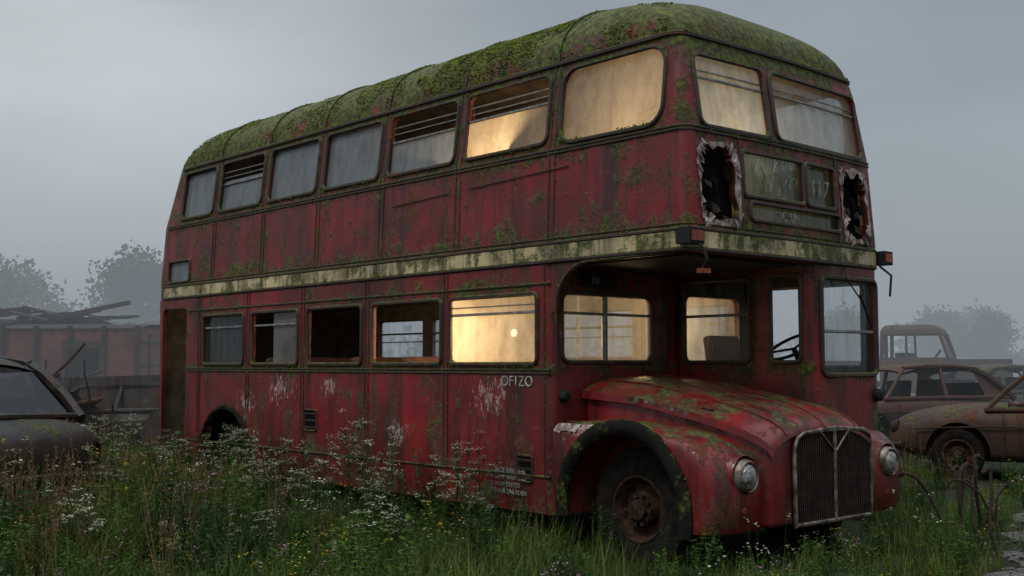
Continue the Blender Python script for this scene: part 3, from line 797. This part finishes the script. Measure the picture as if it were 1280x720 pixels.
# truck
def truck(loc,rz):
    root=empty('abandoned_truck',(loc[0],loc[1],0),(0,0,rz))
    g=G()
    g.loft([[(x,y,z) for x,y in ((-1,-w),(.66,-w),(.66,w),(-1,w))] for z,w in ((.7,.92),(1.2,.97),(1.58,.95))])
    g.loft([[(x0,-w,z),(x1,-w,z),(x1,w,z),(x0,w,z)] for z,w,x0,x1 in ((2.16,.90,-.98,.46),(2.28,.88,-.96,.42),(2.38,.78,-.88,.30),(2.41,.55,-.7,.1))])
    for s in (-1,1):
        for a,b in (((-.95,.93),(-.93,.88)),((.62,.93),(.42,.88)),((-.35,.94),(-.36,.89))):
            g.tube([(a[0],s*a[1],1.56),(b[0],s*b[1],2.2)],.05 if a[0]!=-.35 else .03,sides=6)
    g.tube([(.62,0,1.56),(.43,0,2.2)],.02)
    g.box((-.97,0,1.85),(.04,.5,.66))
    g.obj('cab',[carrust2],root)
    g=G(); g.loft([[(x,w*s,z) for s,z in ((-1,.6),(-1,1.35),(-.75,1.54),(.75,1.54),(1,1.35),(1,.6))] for x,w in ((.66,.70),(1.5,.62),(1.95,.52),(2.0,.45))])
    for s in (-1,1):
        P=[(1.35+.55*math.cos(a),s*.8,.5+.5*math.sin(a)) for a in [math.pi*k/10 for k in range(11)]]
        g.tube(P,.14,flat=.5)
        g.lathe([(.001,.05),(.08,.04),(.12,-.02),(.06,-.1)],(1.95,s*.72,1.05),'x',14)
    g.box((-2.9,0,.9),(3.6,2.1,.14))
    for s in (-1,1):
        for k in range(5): g.box((-4.6+.85*k,s*1.03,1.2),(.06,.05,.6))
        g.box((-2.9,s*1.05,1.35),(3.6,.03,.3))
    g.tube([(.3+.2*math.sin(a)*.5,-.4+.2*math.cos(a),1.62+.15*math.sin(a)) for a in [k*.4 for k in range(16)]],.015,True)
    g.box((-.5,0,1.3),(.3,1.5,.8))
    g.box((2.05,0,.55),(.1,1.7,.16)); g.obj('bonnet_and_bed',[rustd],root)
    for x in (1.35,-3.4):
        for s in (-1,1): g=G(); wheel(g,(x,s*.85,.42),.42,.22,s,.25); g.obj('wheel',[tyrem,rimm],root)
truck((-9.6,19.9),math.radians(22))

# sheds (left background)
shedm=basic('rust_red_sheet',(.15,.034,.024),.85,0,.5,2,.4)
shedm2=basic('brown_sheet',(.11,.040,.028),.85,0,.45,2,.4)
def container(name,loc,rz,L,W,H,mat,debris=False):
    root=empty(name,(loc[0],loc[1],0),(0,0,rz))
    g=G()
    for s in (-1,1):
        pts=[]; n=int(L/.12)
        for k in range(n+1):
            pts.append((-L/2+L*k/n,s*(W/2-(.03 if k%2 else 0))))
        g.loft([[(x,y,z) for x,y in pts] for z in (.2,H)],cap=False,closed=False)
    for s in (-1,1):
        g.box((s*L/2,0,H/2+.1),(.06,W,H-.2),0)
        for y in (-W*.25,W*.25): g.tube([(s*(L/2+.05),y,.3),(s*(L/2+.05),y,H-.1)],.025,m=1)
        for z in (.7,1.4,H-.3): g.box((s*(L/2+.04),0,z),(.03,W*.9,.05),1)
    for x in (-L/2,L/2,0,-L/4,L/4):
        for s in (-1,1): g.box((x,s*(W/2+.01),H/2+.1),(.09,.09,H-.1),1)
    g.box((0,0,.18),(L,W,.12),1)
    g.loft([[(x,y,H+.12*(1-(y/(W/2))**2)+.0) for y in [W/2*1.03*k/5 for k in range(-5,6)]] for x in (-L/2-.05,L/2+.05)],cap=False,closed=False,m=1)
    g.box((L*.1,-W/2-.02,H*.5),(.9,.04,H*.75),1)
    g.box((L*.1,-W/2-.045,H*.5),(.7,.02,H*.6),2)
    g.obj('walls_and_roof',[mat,rustd,black],root)
    if debris:
        g=G()
        for k in range(9):
            a=Vector((U(-L/2,L/4),U(-W/2,0),H+.12)); d=Vector((1,U(-.3,.3),U(.05,.28))).normalized()*U(1.2,2.6)
            g.tube([a,a+d*.5,a+d],U(.04,.09),sides=4)
        for k in range(10):
            g.box((U(-L/2,L/2),U(-W/2,W/2),H+U(.1,.3)),(U(.5,1.4),U(.4,1),.05),0,Matrix.Rotation(U(-.3,.3),3,'Y')@Matrix.Rotation(U(0,3),3,'Z'))
        g.obj('scrap_on_roof',[rustd],root)
random.seed(21)
container('storage_shed',(-20.9,3.0),math.radians(46),3.0,2.4,2.2,shedm)
container('storage_shed',(-24.3,2.2),math.radians(52),4.4,2.6,2.4,shedm2,True)
container('storage_shed',(-27.0,-2.4),math.radians(50),5.0,2.6,2.2,shedm,True)
tr=empty('derelict_trailer',(-27.0,5.9,0),(0,0,math.radians(48)))
g=G(); g.box((0,0,1.2),(9,2.2,1.5))
for k in range(19):
    x=-4.5+.5*k; g.tube([(x,-1.1,1.95),(x,-1.1,2.45),(x,0,2.6),(x,1.1,2.45),(x,1.1,1.95)],.03,sides=4,m=1)
for y in (-1.1,0,1.1): g.tube([(-4.5,y,2.45 if y else 2.6),(4.5,y,2.45 if y else 2.6)],.03,sides=4,m=1)
g.tube([(-4.5,-1.1,2.2),(4.5,-1.1,2.2)],.03,sides=4,m=1)
for x in (-3,3):
    for s in (-1,1): wheel(g,(x,s*.9,.42),.42,.2,s,.25)
g.obj('deck_and_hoops',[shedm2,alum],tr)
random.seed(31)
def scrap(name,loc,rx,ry,h,n):
    root=empty(name,(loc[0],loc[1],0))
    g=G()
    for k in range(n):
        a=U(0,6.28); r=R()**.7; x=rx*r*math.cos(a); y=ry*r*math.sin(a); z=h*(1-r)*U(.4,1)+.05
        M=Matrix.Rotation(U(-1,1),3,'X')@Matrix.Rotation(U(-1,1),3,'Y')@Matrix.Rotation(U(0,6),3,'Z')
        t=R()
        if t<.45:
            w,l=U(.3,.8),U(.4,1.2); nn=4
            gr=[[Vector((x,y,z))+M@Vector((l*(i/nn-.5),w*(j/nn-.5),.12*math.sin(i*1.7+k)+.08*math.cos(j*2+k))) for j in range(nn+1)] for i in range(nn+1)]
            g.loft(gr,cap=False,closed=False,m=k%3)
        elif t<.75:
            P=[Vector((x,y,z))]; d=M@Vector((1,0,0))
            for q in range(5): d=(d+Vector((U(-.4,.4),U(-.4,.4),U(-.3,.3)))).normalized(); P.append(P[-1]+d*U(.15,.35))
            g.tube(P,U(.012,.035),sides=5,m=k%3)
        elif t<.9: g.box((x,y,z),(U(.2,.7),U(.1,.4),U(.05,.3)),k%3,M)
        else: wheel(g,(x,y,max(z,.2)),.32,.18,1,.19)
    g.obj('bent_metal',[rustd,rust,cargrey],root)
scrap('scrap_heap',(-12.9,-1.4),2.6,1.6,1.0,190)
scrap('scrap_heap',(-17.5,.6),3.2,1.6,1.2,170)
scrap('scrap_heap',(-22,-5.5),3.5,2.2,1.3,120)
random.seed(8)
tb=empty('twisted_metal_bars',(.78,1.30,0))
g=G()
for k in range(10):
    x=U(-.3,.25); y=U(-.3,.3); P=[(x,y,0)]; dx,dy=U(-.3,.25),U(-.15,.4); h=U(.45,.72)
    for q in range(1,9): P.append((x+dx*q/8+U(-.008,.008),y+dy*q/8+.10*math.sin(q*.5+k),h*math.sin(q/8*1.9)))
    g.tube(P,U(.009,.016),sides=6)
g.obj('bars',[rustd],tb)

# ------------------------------------------------------------------ ground
gm_,nt,out=newmat('ground_soil_and_grass'); co=objco(nt)
a=nz(nt,co,.35,6,.6); b_=nz(nt,co,4,8,.7); f_=nz(nt,co,45,5,.7)
c=mixc(nt,sstep(nt,b_,.35,.65),(.022,.019,.013),(.018,.028,.010))
c=mixc(nt,sstep(nt,a,.4,.62),c,(.022,.034,.012)); c=mixc(nt,mth(nt,'MULTIPLY',sstep(nt,f_,.5,.7),.5),c,(.06,.055,.042))
finish(nt,out,c,.95,0,mth(nt,'ADD',b_,mth(nt,'MULTIPLY',f_,.4)),.8,.06,.15)
g=G(); n=40
def gx(i,n):
    t=-1+2*i/n; return math.copysign(abs(t)**2.2,t)*420
g.loft([[(gx(i,n),gx(j,n),0) for j in range(n+1)] for i in range(n+1)],cap=False,closed=False); g.obj('ground',[gm_],None)
pm,nt,out=newmat('gravel'); co=objco(nt)
vo=node(nt,'ShaderNodeTexVoronoi',{'Vector':co,'Scale':38.0}); b_=nz(nt,co,1.5,7,.65)
c=mixc(nt,vo.outputs['Color'],(.06,.058,.055),(.15,.145,.135)); c=mixc(nt,sstep(nt,b_,.48,.62),c,(.032,.03,.02))
finish(nt,out,c,.9,0,mth(nt,'SUBTRACT',1.0,vo.outputs['Distance']),.8,.02,.3)
PL=[(3.1,-1.5),(2.2,.6),(1.6,2.2),(.8,4.2),(.9,5.6),(2.2,9.5),(2.5,16),(0,30),(-8,60)]
g=G(); rows=[]
random.seed(2)
pp=[]
for (x0,y0),(x1,y1) in zip(PL,PL[1:]):
    for k in range(8): pp.append((x0+(x1-x0)*k/8,y0+(y1-y0)*k/8))
for k,(x,y) in enumerate(pp):
    w=.95+.18*math.sin(k*1.3)+U(-.1,.1); rows.append([(x-w,y,.005),(x-w*.4,y,.006),(x+w*.4,y,.006),(x+w+U(-.1,.1),y,.005)])
g.loft(rows,cap=False,closed=False); g.obj('gravel_path',[pm],None)
def onpath(x,y,m=.75):
    for px,py in pp:
        if abs(py-y)<1.0 and abs(px-x)<m: return True
    return False
g=G(); random.seed(4)
for k in range(1500):
    px,py=random.choice(pp[:34]); x=px+U(-1.1,1.1); y=py+U(-.5,.5); s=U(.008,.03)
    i=len(g.V)
    for d in ((1,0,0),(-1,0,0),(0,1,0),(0,-1,0),(0,0,1),(0,0,-1)):
        q=s*U(.6,1.2); g.V.append((x+d[0]*q,y+d[1]*q,.008+s*.3+d[2]*q*.6))
    for f in ((0,2,4),(2,1,4),(1,3,4),(3,0,4),(2,0,5),(1,2,5),(3,1,5),(0,3,5)): g.F.append(tuple(i+k for k in f)); g.M.append(0)
g.obj('gravel_stones',[pm],None)

# ------------------------------------------------------------------ vegetation
def leafmat(name,c1,c2,tr=.35):
    m,nt,out=newmat(name)
    oi=nt.nodes.new('ShaderNodeObjectInfo'); geo=nt.nodes.new('ShaderNodeNewGeometry')
    n=nz(nt,geo.outputs['Position'],1.3,4); n2=nz(nt,geo.outputs['Position'],25,2)
    f=mth(nt,'ADD',mth(nt,'MULTIPLY',n,.9),mth(nt,'MULTIPLY',oi.outputs['Random'],.5))
    c=mixc(nt,sstep(nt,mth(nt,'ADD',f,mth(nt,'MULTIPLY',n2,.35)),.6,1.15),c1,c2)
    d=node(nt,'ShaderNodeBsdfDiffuse',{'Color':c}); t=node(nt,'ShaderNodeBsdfTranslucent',{'Color':c})
    gl=node(nt,'ShaderNodeBsdfGlossy',{'Color':(.5,.5,.5,1),'Roughness':.45})
    a=node(nt,'ShaderNodeMixShader',{0:tr,1:d.outputs[0],2:t.outputs[0]}); b=node(nt,'ShaderNodeMixShader',{0:.025,1:a.outputs[0],2:gl.outputs[0]})
    nt.links.new(b.outputs[0],out.inputs[0]); return m
M_g=leafmat('grass_green',(.026,.056,.010),(.12,.165,.026)); M_l=leafmat('weed_leaf',(.020,.054,.013),(.080,.15,.026))
M_s=leafmat('dry_stalk',(.10,.060,.028),(.24,.16,.075)); M_w=leafmat('flower_white',(.50,.50,.36),(.75,.75,.62))
M_y=leafmat('flower_yellow',(.55,.36,.03),(.7,.5,.06)); M_p=leafmat('flower_pink',(.40,.16,.30),(.5,.28,.42))
MM=[M_g,M_l,M_s,M_w,M_y,M_p]
def blade(g,p,az,L,w,lean,m=0,seg=4):
    d=Vector((math.cos(az),math.sin(az),0)); s=Vector((-d.y,d.x,0)); i=len(g.V)
    for k in range(seg+1):
        t=k/seg; q=Vector(p)+d*(lean*L*t*t)+Vector((0,0,L*(t-.35*lean*t*t)))
        ww=w*(1-t**1.6)
        if k==seg: g.V.append(tuple(q))
        else: g.V.append(tuple(q-s*ww/2)); g.V.append(tuple(q+s*ww/2))
    for k in range(seg-1): a=i+2*k; g.F.append((a,a+1,a+3,a+2)); g.M.append(m)
    a=i+2*(seg-1); g.F.append((a,a+1,a+2)); g.M.append(m)
def leaf(g,p,d,L,w,m=1):
    d=Vector(d).normalized(); s=d.cross(Vector((0,0,1)))
    if s.length<.1: s=Vector((1,0,0))
    s.normalize(); p=Vector(p); n=Vector((0,0,-.12*L))
    i=len(g.V)
    for q in (p,p+d*L*.4-s*w/2,p+d*L*.4+s*w/2,p+d*L*.75-s*w*.32+n*.5,p+d*L*.75+s*w*.32+n*.5,p+d*L+n): g.V.append(tuple(q))
    for f in ((0,1,2),(1,3,4,2),(3,5,4)): g.F.append(tuple(i+k for k in f)); g.M.append(m)
def stem(g,p,q,r,m):
    p=Vector(p); q=Vector(q); g.tube([p,p.lerp(q,.5)+Vector((U(-.02,.02),U(-.02,.02),0)),q],r,sides=3,m=m,r2=r*.5)
def dot(g,p,s,m):
    for k in range(2):
        a=U(0,3); d=Vector((math.cos(a),math.sin(a),U(-.3,.3)))*s; e=Vector((-math.sin(a),math.cos(a),U(-.3,.3)))*s; p=Vector(p)
        g.face([p-d,p-e,p+d,p+e],m)
def v_grass(n,h0,h1,rad):
    g=G()
    for k in range(n):
        a=U(0,6.28); r=rad*R()**.6; blade(g,(r*math.cos(a),r*math.sin(a),0),U(0,6.28),U(h0,h1),U(.004,.010),U(.1,.9),0 if R()<.88 else 2)
    return g
def v_weed(h):
    g=G()
    for s in range(9):
        a=U(0,6.28); r=U(0,.16); b=Vector((r*math.cos(a),r*math.sin(a),0)); H=h*U(.55,1); t=b+Vector((U(-.12,.12),U(-.12,.12),H)); stem(g,b,t,.004,1)
        z=.04
        while z<H:
            p=b.lerp(t,z/H); az=U(0,6.28)
            for q in (0,math.pi): leaf(g,p,(math.cos(az+q),math.sin(az+q),U(-.1,.6)),U(.045,.10)*(1-.45*z/H),U(.02,.042))
            z+=U(.03,.055)
    for k in range(25): a=U(0,6.28); blade(g,(U(-.18,.18),U(-.18,.18),0),a,U(.15,.35),.007,U(.2,.9),0)
    return g
def v_umbel(h):
    g=G()
    for s in range(3):
        b=Vector((U(-.1,.1),U(-.1,.1),0)); H=h*U(.7,1); t=b+Vector((U(-.12,.12),U(-.12,.12),H)); stem(g,b,t,.0045,2 if s==0 else 1)
        tops=[t]+[b.lerp(t,U(.5,.88))+Vector((U(-.15,.15),U(-.15,.15),U(.08,.18))) for k in range(5)]
        for q in tops[1:]: stem(g,b.lerp(t,.55),q,.0025,1)
        for q in tops:
            for k in range(9):
                e=q+Vector((U(-.045,.045),U(-.045,.045),U(0,.03))); g.tube([q-Vector((0,0,.04)),e],.0012,sides=3,m=1)
                for j in range(3): dot(g,e+Vector((U(-.010,.010),U(-.010,.010),U(-.004,.006))),U(.004,.008),3)
        for k in range(18):
            p=b.lerp(t,U(.05,.85)); az=U(0,6.28)
            for j in range(3): leaf(g,p,(math.cos(az+.4*j),math.sin(az+.4*j),U(0,.5)),U(.04,.1),.015)
    return g
def v_dry(h):
    g=G()
    for s in range(10):
        b=Vector((U(-.15,.15),U(-.15,.15),0)); H=h*U(.6,1); t=b+Vector((U(-.2,.2),U(-.2,.2),H)); stem(g,b,t,.0028,2)
        for k in range(16):
            p=b.lerp(t,U(.72,1.0))+Vector((U(-.012,.012),U(-.012,.012),0)); a=U(0,6.28); leaf(g,p,(math.cos(a),math.sin(a),1.2),U(.015,.035),.006,2)
        for k in range(3): a=U(0,6.28); p=b.lerp(t,U(.1,.6)); stem(g,p,p+Vector((.12*math.cos(a),.12*math.sin(a),.12)),.0015,2)
    return g
def v_flower(h,m):
    g=v_grass(22,.1,.3,.15)
    for s in range(9):
        b=Vector((U(-.15,.15),U(-.15,.15),0)); H=h*U(.5,1); t=b+Vector((U(-.1,.1),U(-.1,.1),H)); stem(g,b,t,.002,1)
        for k in range(6): a=U(0,6.28); leaf(g,b.lerp(t,U(.1,.8)),(math.cos(a),math.sin(a),.4),U(.03,.06),.015)
        for k in range(4): dot(g,t+Vector((U(-.03,.03),U(-.03,.03),U(-.03,.02))),U(.006,.011),m)
    return g
random.seed(101)
protos={'grass':[v_grass(70,.16,.42,.2) for k in range(3)]+[v_grass(60,.3,.65,.18)],'weed':[v_weed(.5),v_weed(.6),v_weed(.42),v_weed(.7)],
 'umbel':[v_umbel(.95),v_umbel(.8),v_umbel(1.05)],'dry':[v_dry(.8),v_dry(.95)],'flower':[v_flower(.5,4),v_flower(.55,5),v_flower(.45,3),v_flower(.5,5),v_flower(.6,3),v_flower(.5,4)]}
pm_={}
for k,L in protos.items():
    pm_[k]=[]
    for i,gg in enumerate(L):
        me=bpy.data.meshes.new(k+'_clump'); me.from_pydata(gg.V,[],gg.F)
        for m in MM: me.materials.append(m)
        me.polygons.foreach_set('material_index',gg.M); pm_[k].append(me)
roots={'grass':empty('wild_grass'),'weed':empty('nettle_weeds'),'umbel':empty('white_umbel_flowers'),'dry':empty('dry_stalks'),'flower':empty('wildflowers')}
CX,CY=4.881,-7.177
def put(kind,x,y,s):
    me=random.choice(pm_[kind]); o=bpy.data.objects.new(kind+'_clump',me); COL.objects.link(o); o.parent=roots[kind]
    o.location=(x,y,-.01); o.rotation_euler=(U(-.08,.08),U(-.08,.08),U(0,6.28)); o.scale=(s*U(.9,1.1),s*U(.9,1.1),s*U(.8,1.15))
def dens(x,y):
    if -8.3<x<.38 and -1.12<y<1.3: return False
    if math.hypot(x-CX,y-CY)<3.6: return False
    if -9<x<-.3 and y>1.3 and R()<.6: return False
    if onpath(x,y) and R()<.93: return False
    if math.hypot(x-.95,y-.95)<.55 and R()<.6: return False
    return True
def hscale(x,y):
    s=1.0
    if x>-2.2: s=.66
    if x>-2.2 and y<-3.0: s=.80
    if x>.2 and y>-1: s=.62
    if x<-2.2 and y>-2.6: s=.92
    if x<-3 and y<-3: s=1.1
    return s*(1+.45*mnoise.noise(Vector((x*.7,y*.7,0))))
for k in range(5700):
    x=U(-12,4.5); y=U(-7.5,6)
    if not dens(x,y): continue
    hs=hscale(x,y); t=R()
    if t<.49: put('grass',x,y,hs*U(.8,1.15))
    elif t<.79: put('weed',x,y,hs*U(.7,1.1))
    elif t<.885: put('flower',x,y,hs*U(.8,1.25))
    elif t<.94 and x<-.8: put('dry',x,y,hs*U(.7,1.1))
    elif t<.96 and x<-1.6: put('umbel',x,y,hs*U(.7,1.0))
for x,s in ((-1.75,.7),(-1.95,.95),(-2.1,.8),(-2.9,.78),(-3.1,.92),(-3.4,.98),(-4.1,.85),(-4.4,.75),(-5.0,.95),(-5.3,1.0),(-5.6,.9),(-6.6,.78),(-7.2,.85),(-7.7,.9)):
    put('umbel',x,U(-2.2,-1.4),s)
    if R()<.6: put('umbel',x+U(-.3,.3),U(-2.6,-1.5),s*U(.7,.9))
for k in range(130): put('dry',U(-9,-2.6),U(-5.8,-2.5),U(.8,1.1))
for k in range(1700):
    x=U(-34,8); y=U(-14,34)
    if -12<x<4.5 and -7.5<y<6: continue
    d=math.hypot(x-CX,y-CY)
    if d<5 or onpath(x,y,1.1): continue
    put(random.choice(('grass','grass','weed','flower','dry')),x,y,U(.9,1.5) if d>12 else U(.7,1))

# trees
bark=basic('bark',(.06,.05,.04),.9,0,.5,6,.6); TL=leafmat('tree_foliage',(.025,.038,.015),(.075,.095,.04),.3)
def tree(name,x,y,h,seed,n=5200):
    random.seed(seed); g=G()
    g.tube([(0,0,0),(U(-.1,.1),0,h*.2),(U(-.2,.2),U(-.2,.2),h*.45),(0,0,h*.8)],.02*h+.05,sides=7,r2=.03)
    tips=[]
    for k in range(15):
        z=h*U(.2,.75); a=U(0,6.28); L=h*U(.2,.42)*(1.15-z/h); p=Vector((0,0,z)); e=p+Vector((L*math.cos(a),L*math.sin(a),L*U(.2,.7)))
        m=p.lerp(e,.5)+Vector((0,0,-.05*L)); g.tube([p,m,e],.035+.004*h,sides=5,r2=.012); tips+= [e,m]
        for j in range(2):
            e2=e+Vector((U(-.12,.12)*h,U(-.12,.12)*h,U(-.05,.10)*h)); g.tube([m,e2],.02,sides=4,r2=.006); tips.append(e2)
    tips.append(Vector((0,0,h*.85)))
    for k in range(n):
        t=random.choice(tips); s=h*.065
        p=t+Vector((random.gauss(0,s),random.gauss(0,s),random.gauss(0,s*.75))); q=U(.08,.19)*(h/6)**.5
        d=Vector((U(-1,1),U(-1,1),U(-1,1))).normalized()*q; e=d.cross(Vector((U(-1,1),U(-1,1),U(-1,1)))).normalized()*q*.6
        g.face([p-d,p-e,p+d,p+e],1)
    o=mk(name,g.V,g.F,[bark,TL],None,False,mi=g.M); o.location=(x,y,0)
for i,(x,y,h) in enumerate([(-57,13,7.4),(-52,17.5,7.8),(-60,20,6.2),(-50,9,6),(-62,6,8),(-54,22.5,6.6),(-36,58,5.6),(-31,62,5.4),(-27,60,5.0),(-40,66,5.4),(-22,66,6.0),(-33,70,6.0)]):
    tree('tree',x,y,h,40+i)
random.seed(77); g=G()
for k in range(170):
    a=U(math.radians(62),math.radians(215)); d=U(84,104); cx=CX+d*math.cos(a); cy=CY+d*math.sin(a); h=U(4,5.6)
    for j in range(60):
        p=Vector((cx+random.gauss(0,2.2),cy+random.gauss(0,2.2),min(abs(random.gauss(0,.4)),.85)*h)); q=U(.25,.6)
        d1=Vector((U(-1,1),U(-1,1),U(-1,1))).normalized()*q; e=d1.cross(Vector((U(-1,1),U(-1,1),U(-1,1)))).normalized()*q*.7
        g.face([p-d1,p-e,p+d1,p+e],0)
mk('tree_line',g.V,g.F,[TL],None,False)

# ------------------------------------------------------------------ fog bank
fm,nt,out=newmat('fog_volume'); SIG=.017
ab=node(nt,'ShaderNodeVolumeAbsorption',{'Color':(0,0,0,1),'Density':SIG}); em=node(nt,'ShaderNodeEmission',{'Color':(.285,.325,.355,1),'Strength':SIG})  # emission puts the daylight the fog would scatter into its own colour
ad=node(nt,'ShaderNodeAddShader',{0:ab.outputs[0],1:em.outputs[0]}); nt.links.new(ad.outputs[0],out.inputs['Volume'])
g=G(); Rr=Vector((.667,.745,0)); Dp=Vector((-.745,.667,0)); C0=Vector((CX,CY,0))
near=15.5; b4=[C0+Rr*a+Dp*d for a,d in ((-200,near),(200,near),(200,near+230),(-200,near+230))]
g.loft([[(p.x,p.y,z) for p in b4] for z in (-.5,12)]); g.obj('fog',[fm],None,False)

# ------------------------------------------------------------------ world
w=bpy.data.worlds.new('World'); scene.world=w; w.use_nodes=True; nt=w.node_tree; nt.nodes.clear()
out=nt.nodes.new('ShaderNodeOutputWorld')
sky=nt.nodes.new('ShaderNodeTexSky'); sky.sky_type='NISHITA'; sky.sun_disc=False; sky.sun_elevation=math.radians(48); sky.sun_rotation=math.radians(170)
hs=node(nt,'ShaderNodeHueSaturation',{'Saturation':.3,'Color':sky.outputs[0]})
bg1=node(nt,'ShaderNodeBackground',{'Color':hs.outputs[0],'Strength':.02})
tc=nt.nodes.new('ShaderNodeTexCoord').outputs['Generated']
sp=node(nt,'ShaderNodeSeparateXYZ',{0:tc}); zz=sp.outputs[2]
cl=nz(nt,mapping(nt,tc,(1,1,3.2)),1.9,5,.5)
dt=node(nt,'ShaderNodeVectorMath',{0:tc,1:(-.955,.20,.22)},operation='DOT_PRODUCT').outputs['Value']
glow=sstep(nt,dt,.84,1.0)
base=ramp(nt,zz,[(0,(.27,.31,.345)),(.12,(.26,.305,.34)),(.3,(.22,.265,.305)),(.5,(.32,.37,.43)),(.75,(.95,1.03,1.12)),(1,(1.45,1.55,1.66))])
base=mixc(nt,mth(nt,'MULTIPLY',glow,.7),base,(.70,.73,.74))
cf=mth(nt,'ADD',.45,mth(nt,'MULTIPLY',cl,1.1))
base=node(nt,'ShaderNodeVectorMath',{0:base,'Scale':cf},operation='SCALE').outputs[0]
bg2=node(nt,'ShaderNodeBackground',{'Color':base,'Strength':1.0})
ad=node(nt,'ShaderNodeAddShader',{0:bg1.outputs[0],1:bg2.outputs[0]}); nt.links.new(ad.outputs[0],out.inputs[0])
l=bpy.data.lights.new('sun','SUN'); l.energy=1.1; l.angle=math.radians(12); l.color=(1,.96,.90)
so=bpy.data.objects.new('sun',l); COL.objects.link(so); so.rotation_euler=(-Vector((.02,-.55,.83))).to_track_quat('-Z','Y').to_euler()

# ------------------------------------------------------------------ camera
cd=bpy.data.cameras.new('camera'); cam=bpy.data.objects.new('camera',cd); COL.objects.link(cam); scene.camera=cam
cd.sensor_width=36; cd.lens=39.85; cd.clip_end=1500; cam.location=(CX,CY,1.4)
p=math.atan(96/1417); cam.rotation_euler=Vector((-.745*math.cos(p),.667*math.cos(p),math.sin(p))).to_track_quat('-Z','Y').to_euler()
scene.view_settings.view_transform='Standard'; scene.view_settings.look='None'; scene.view_settings.exposure=0
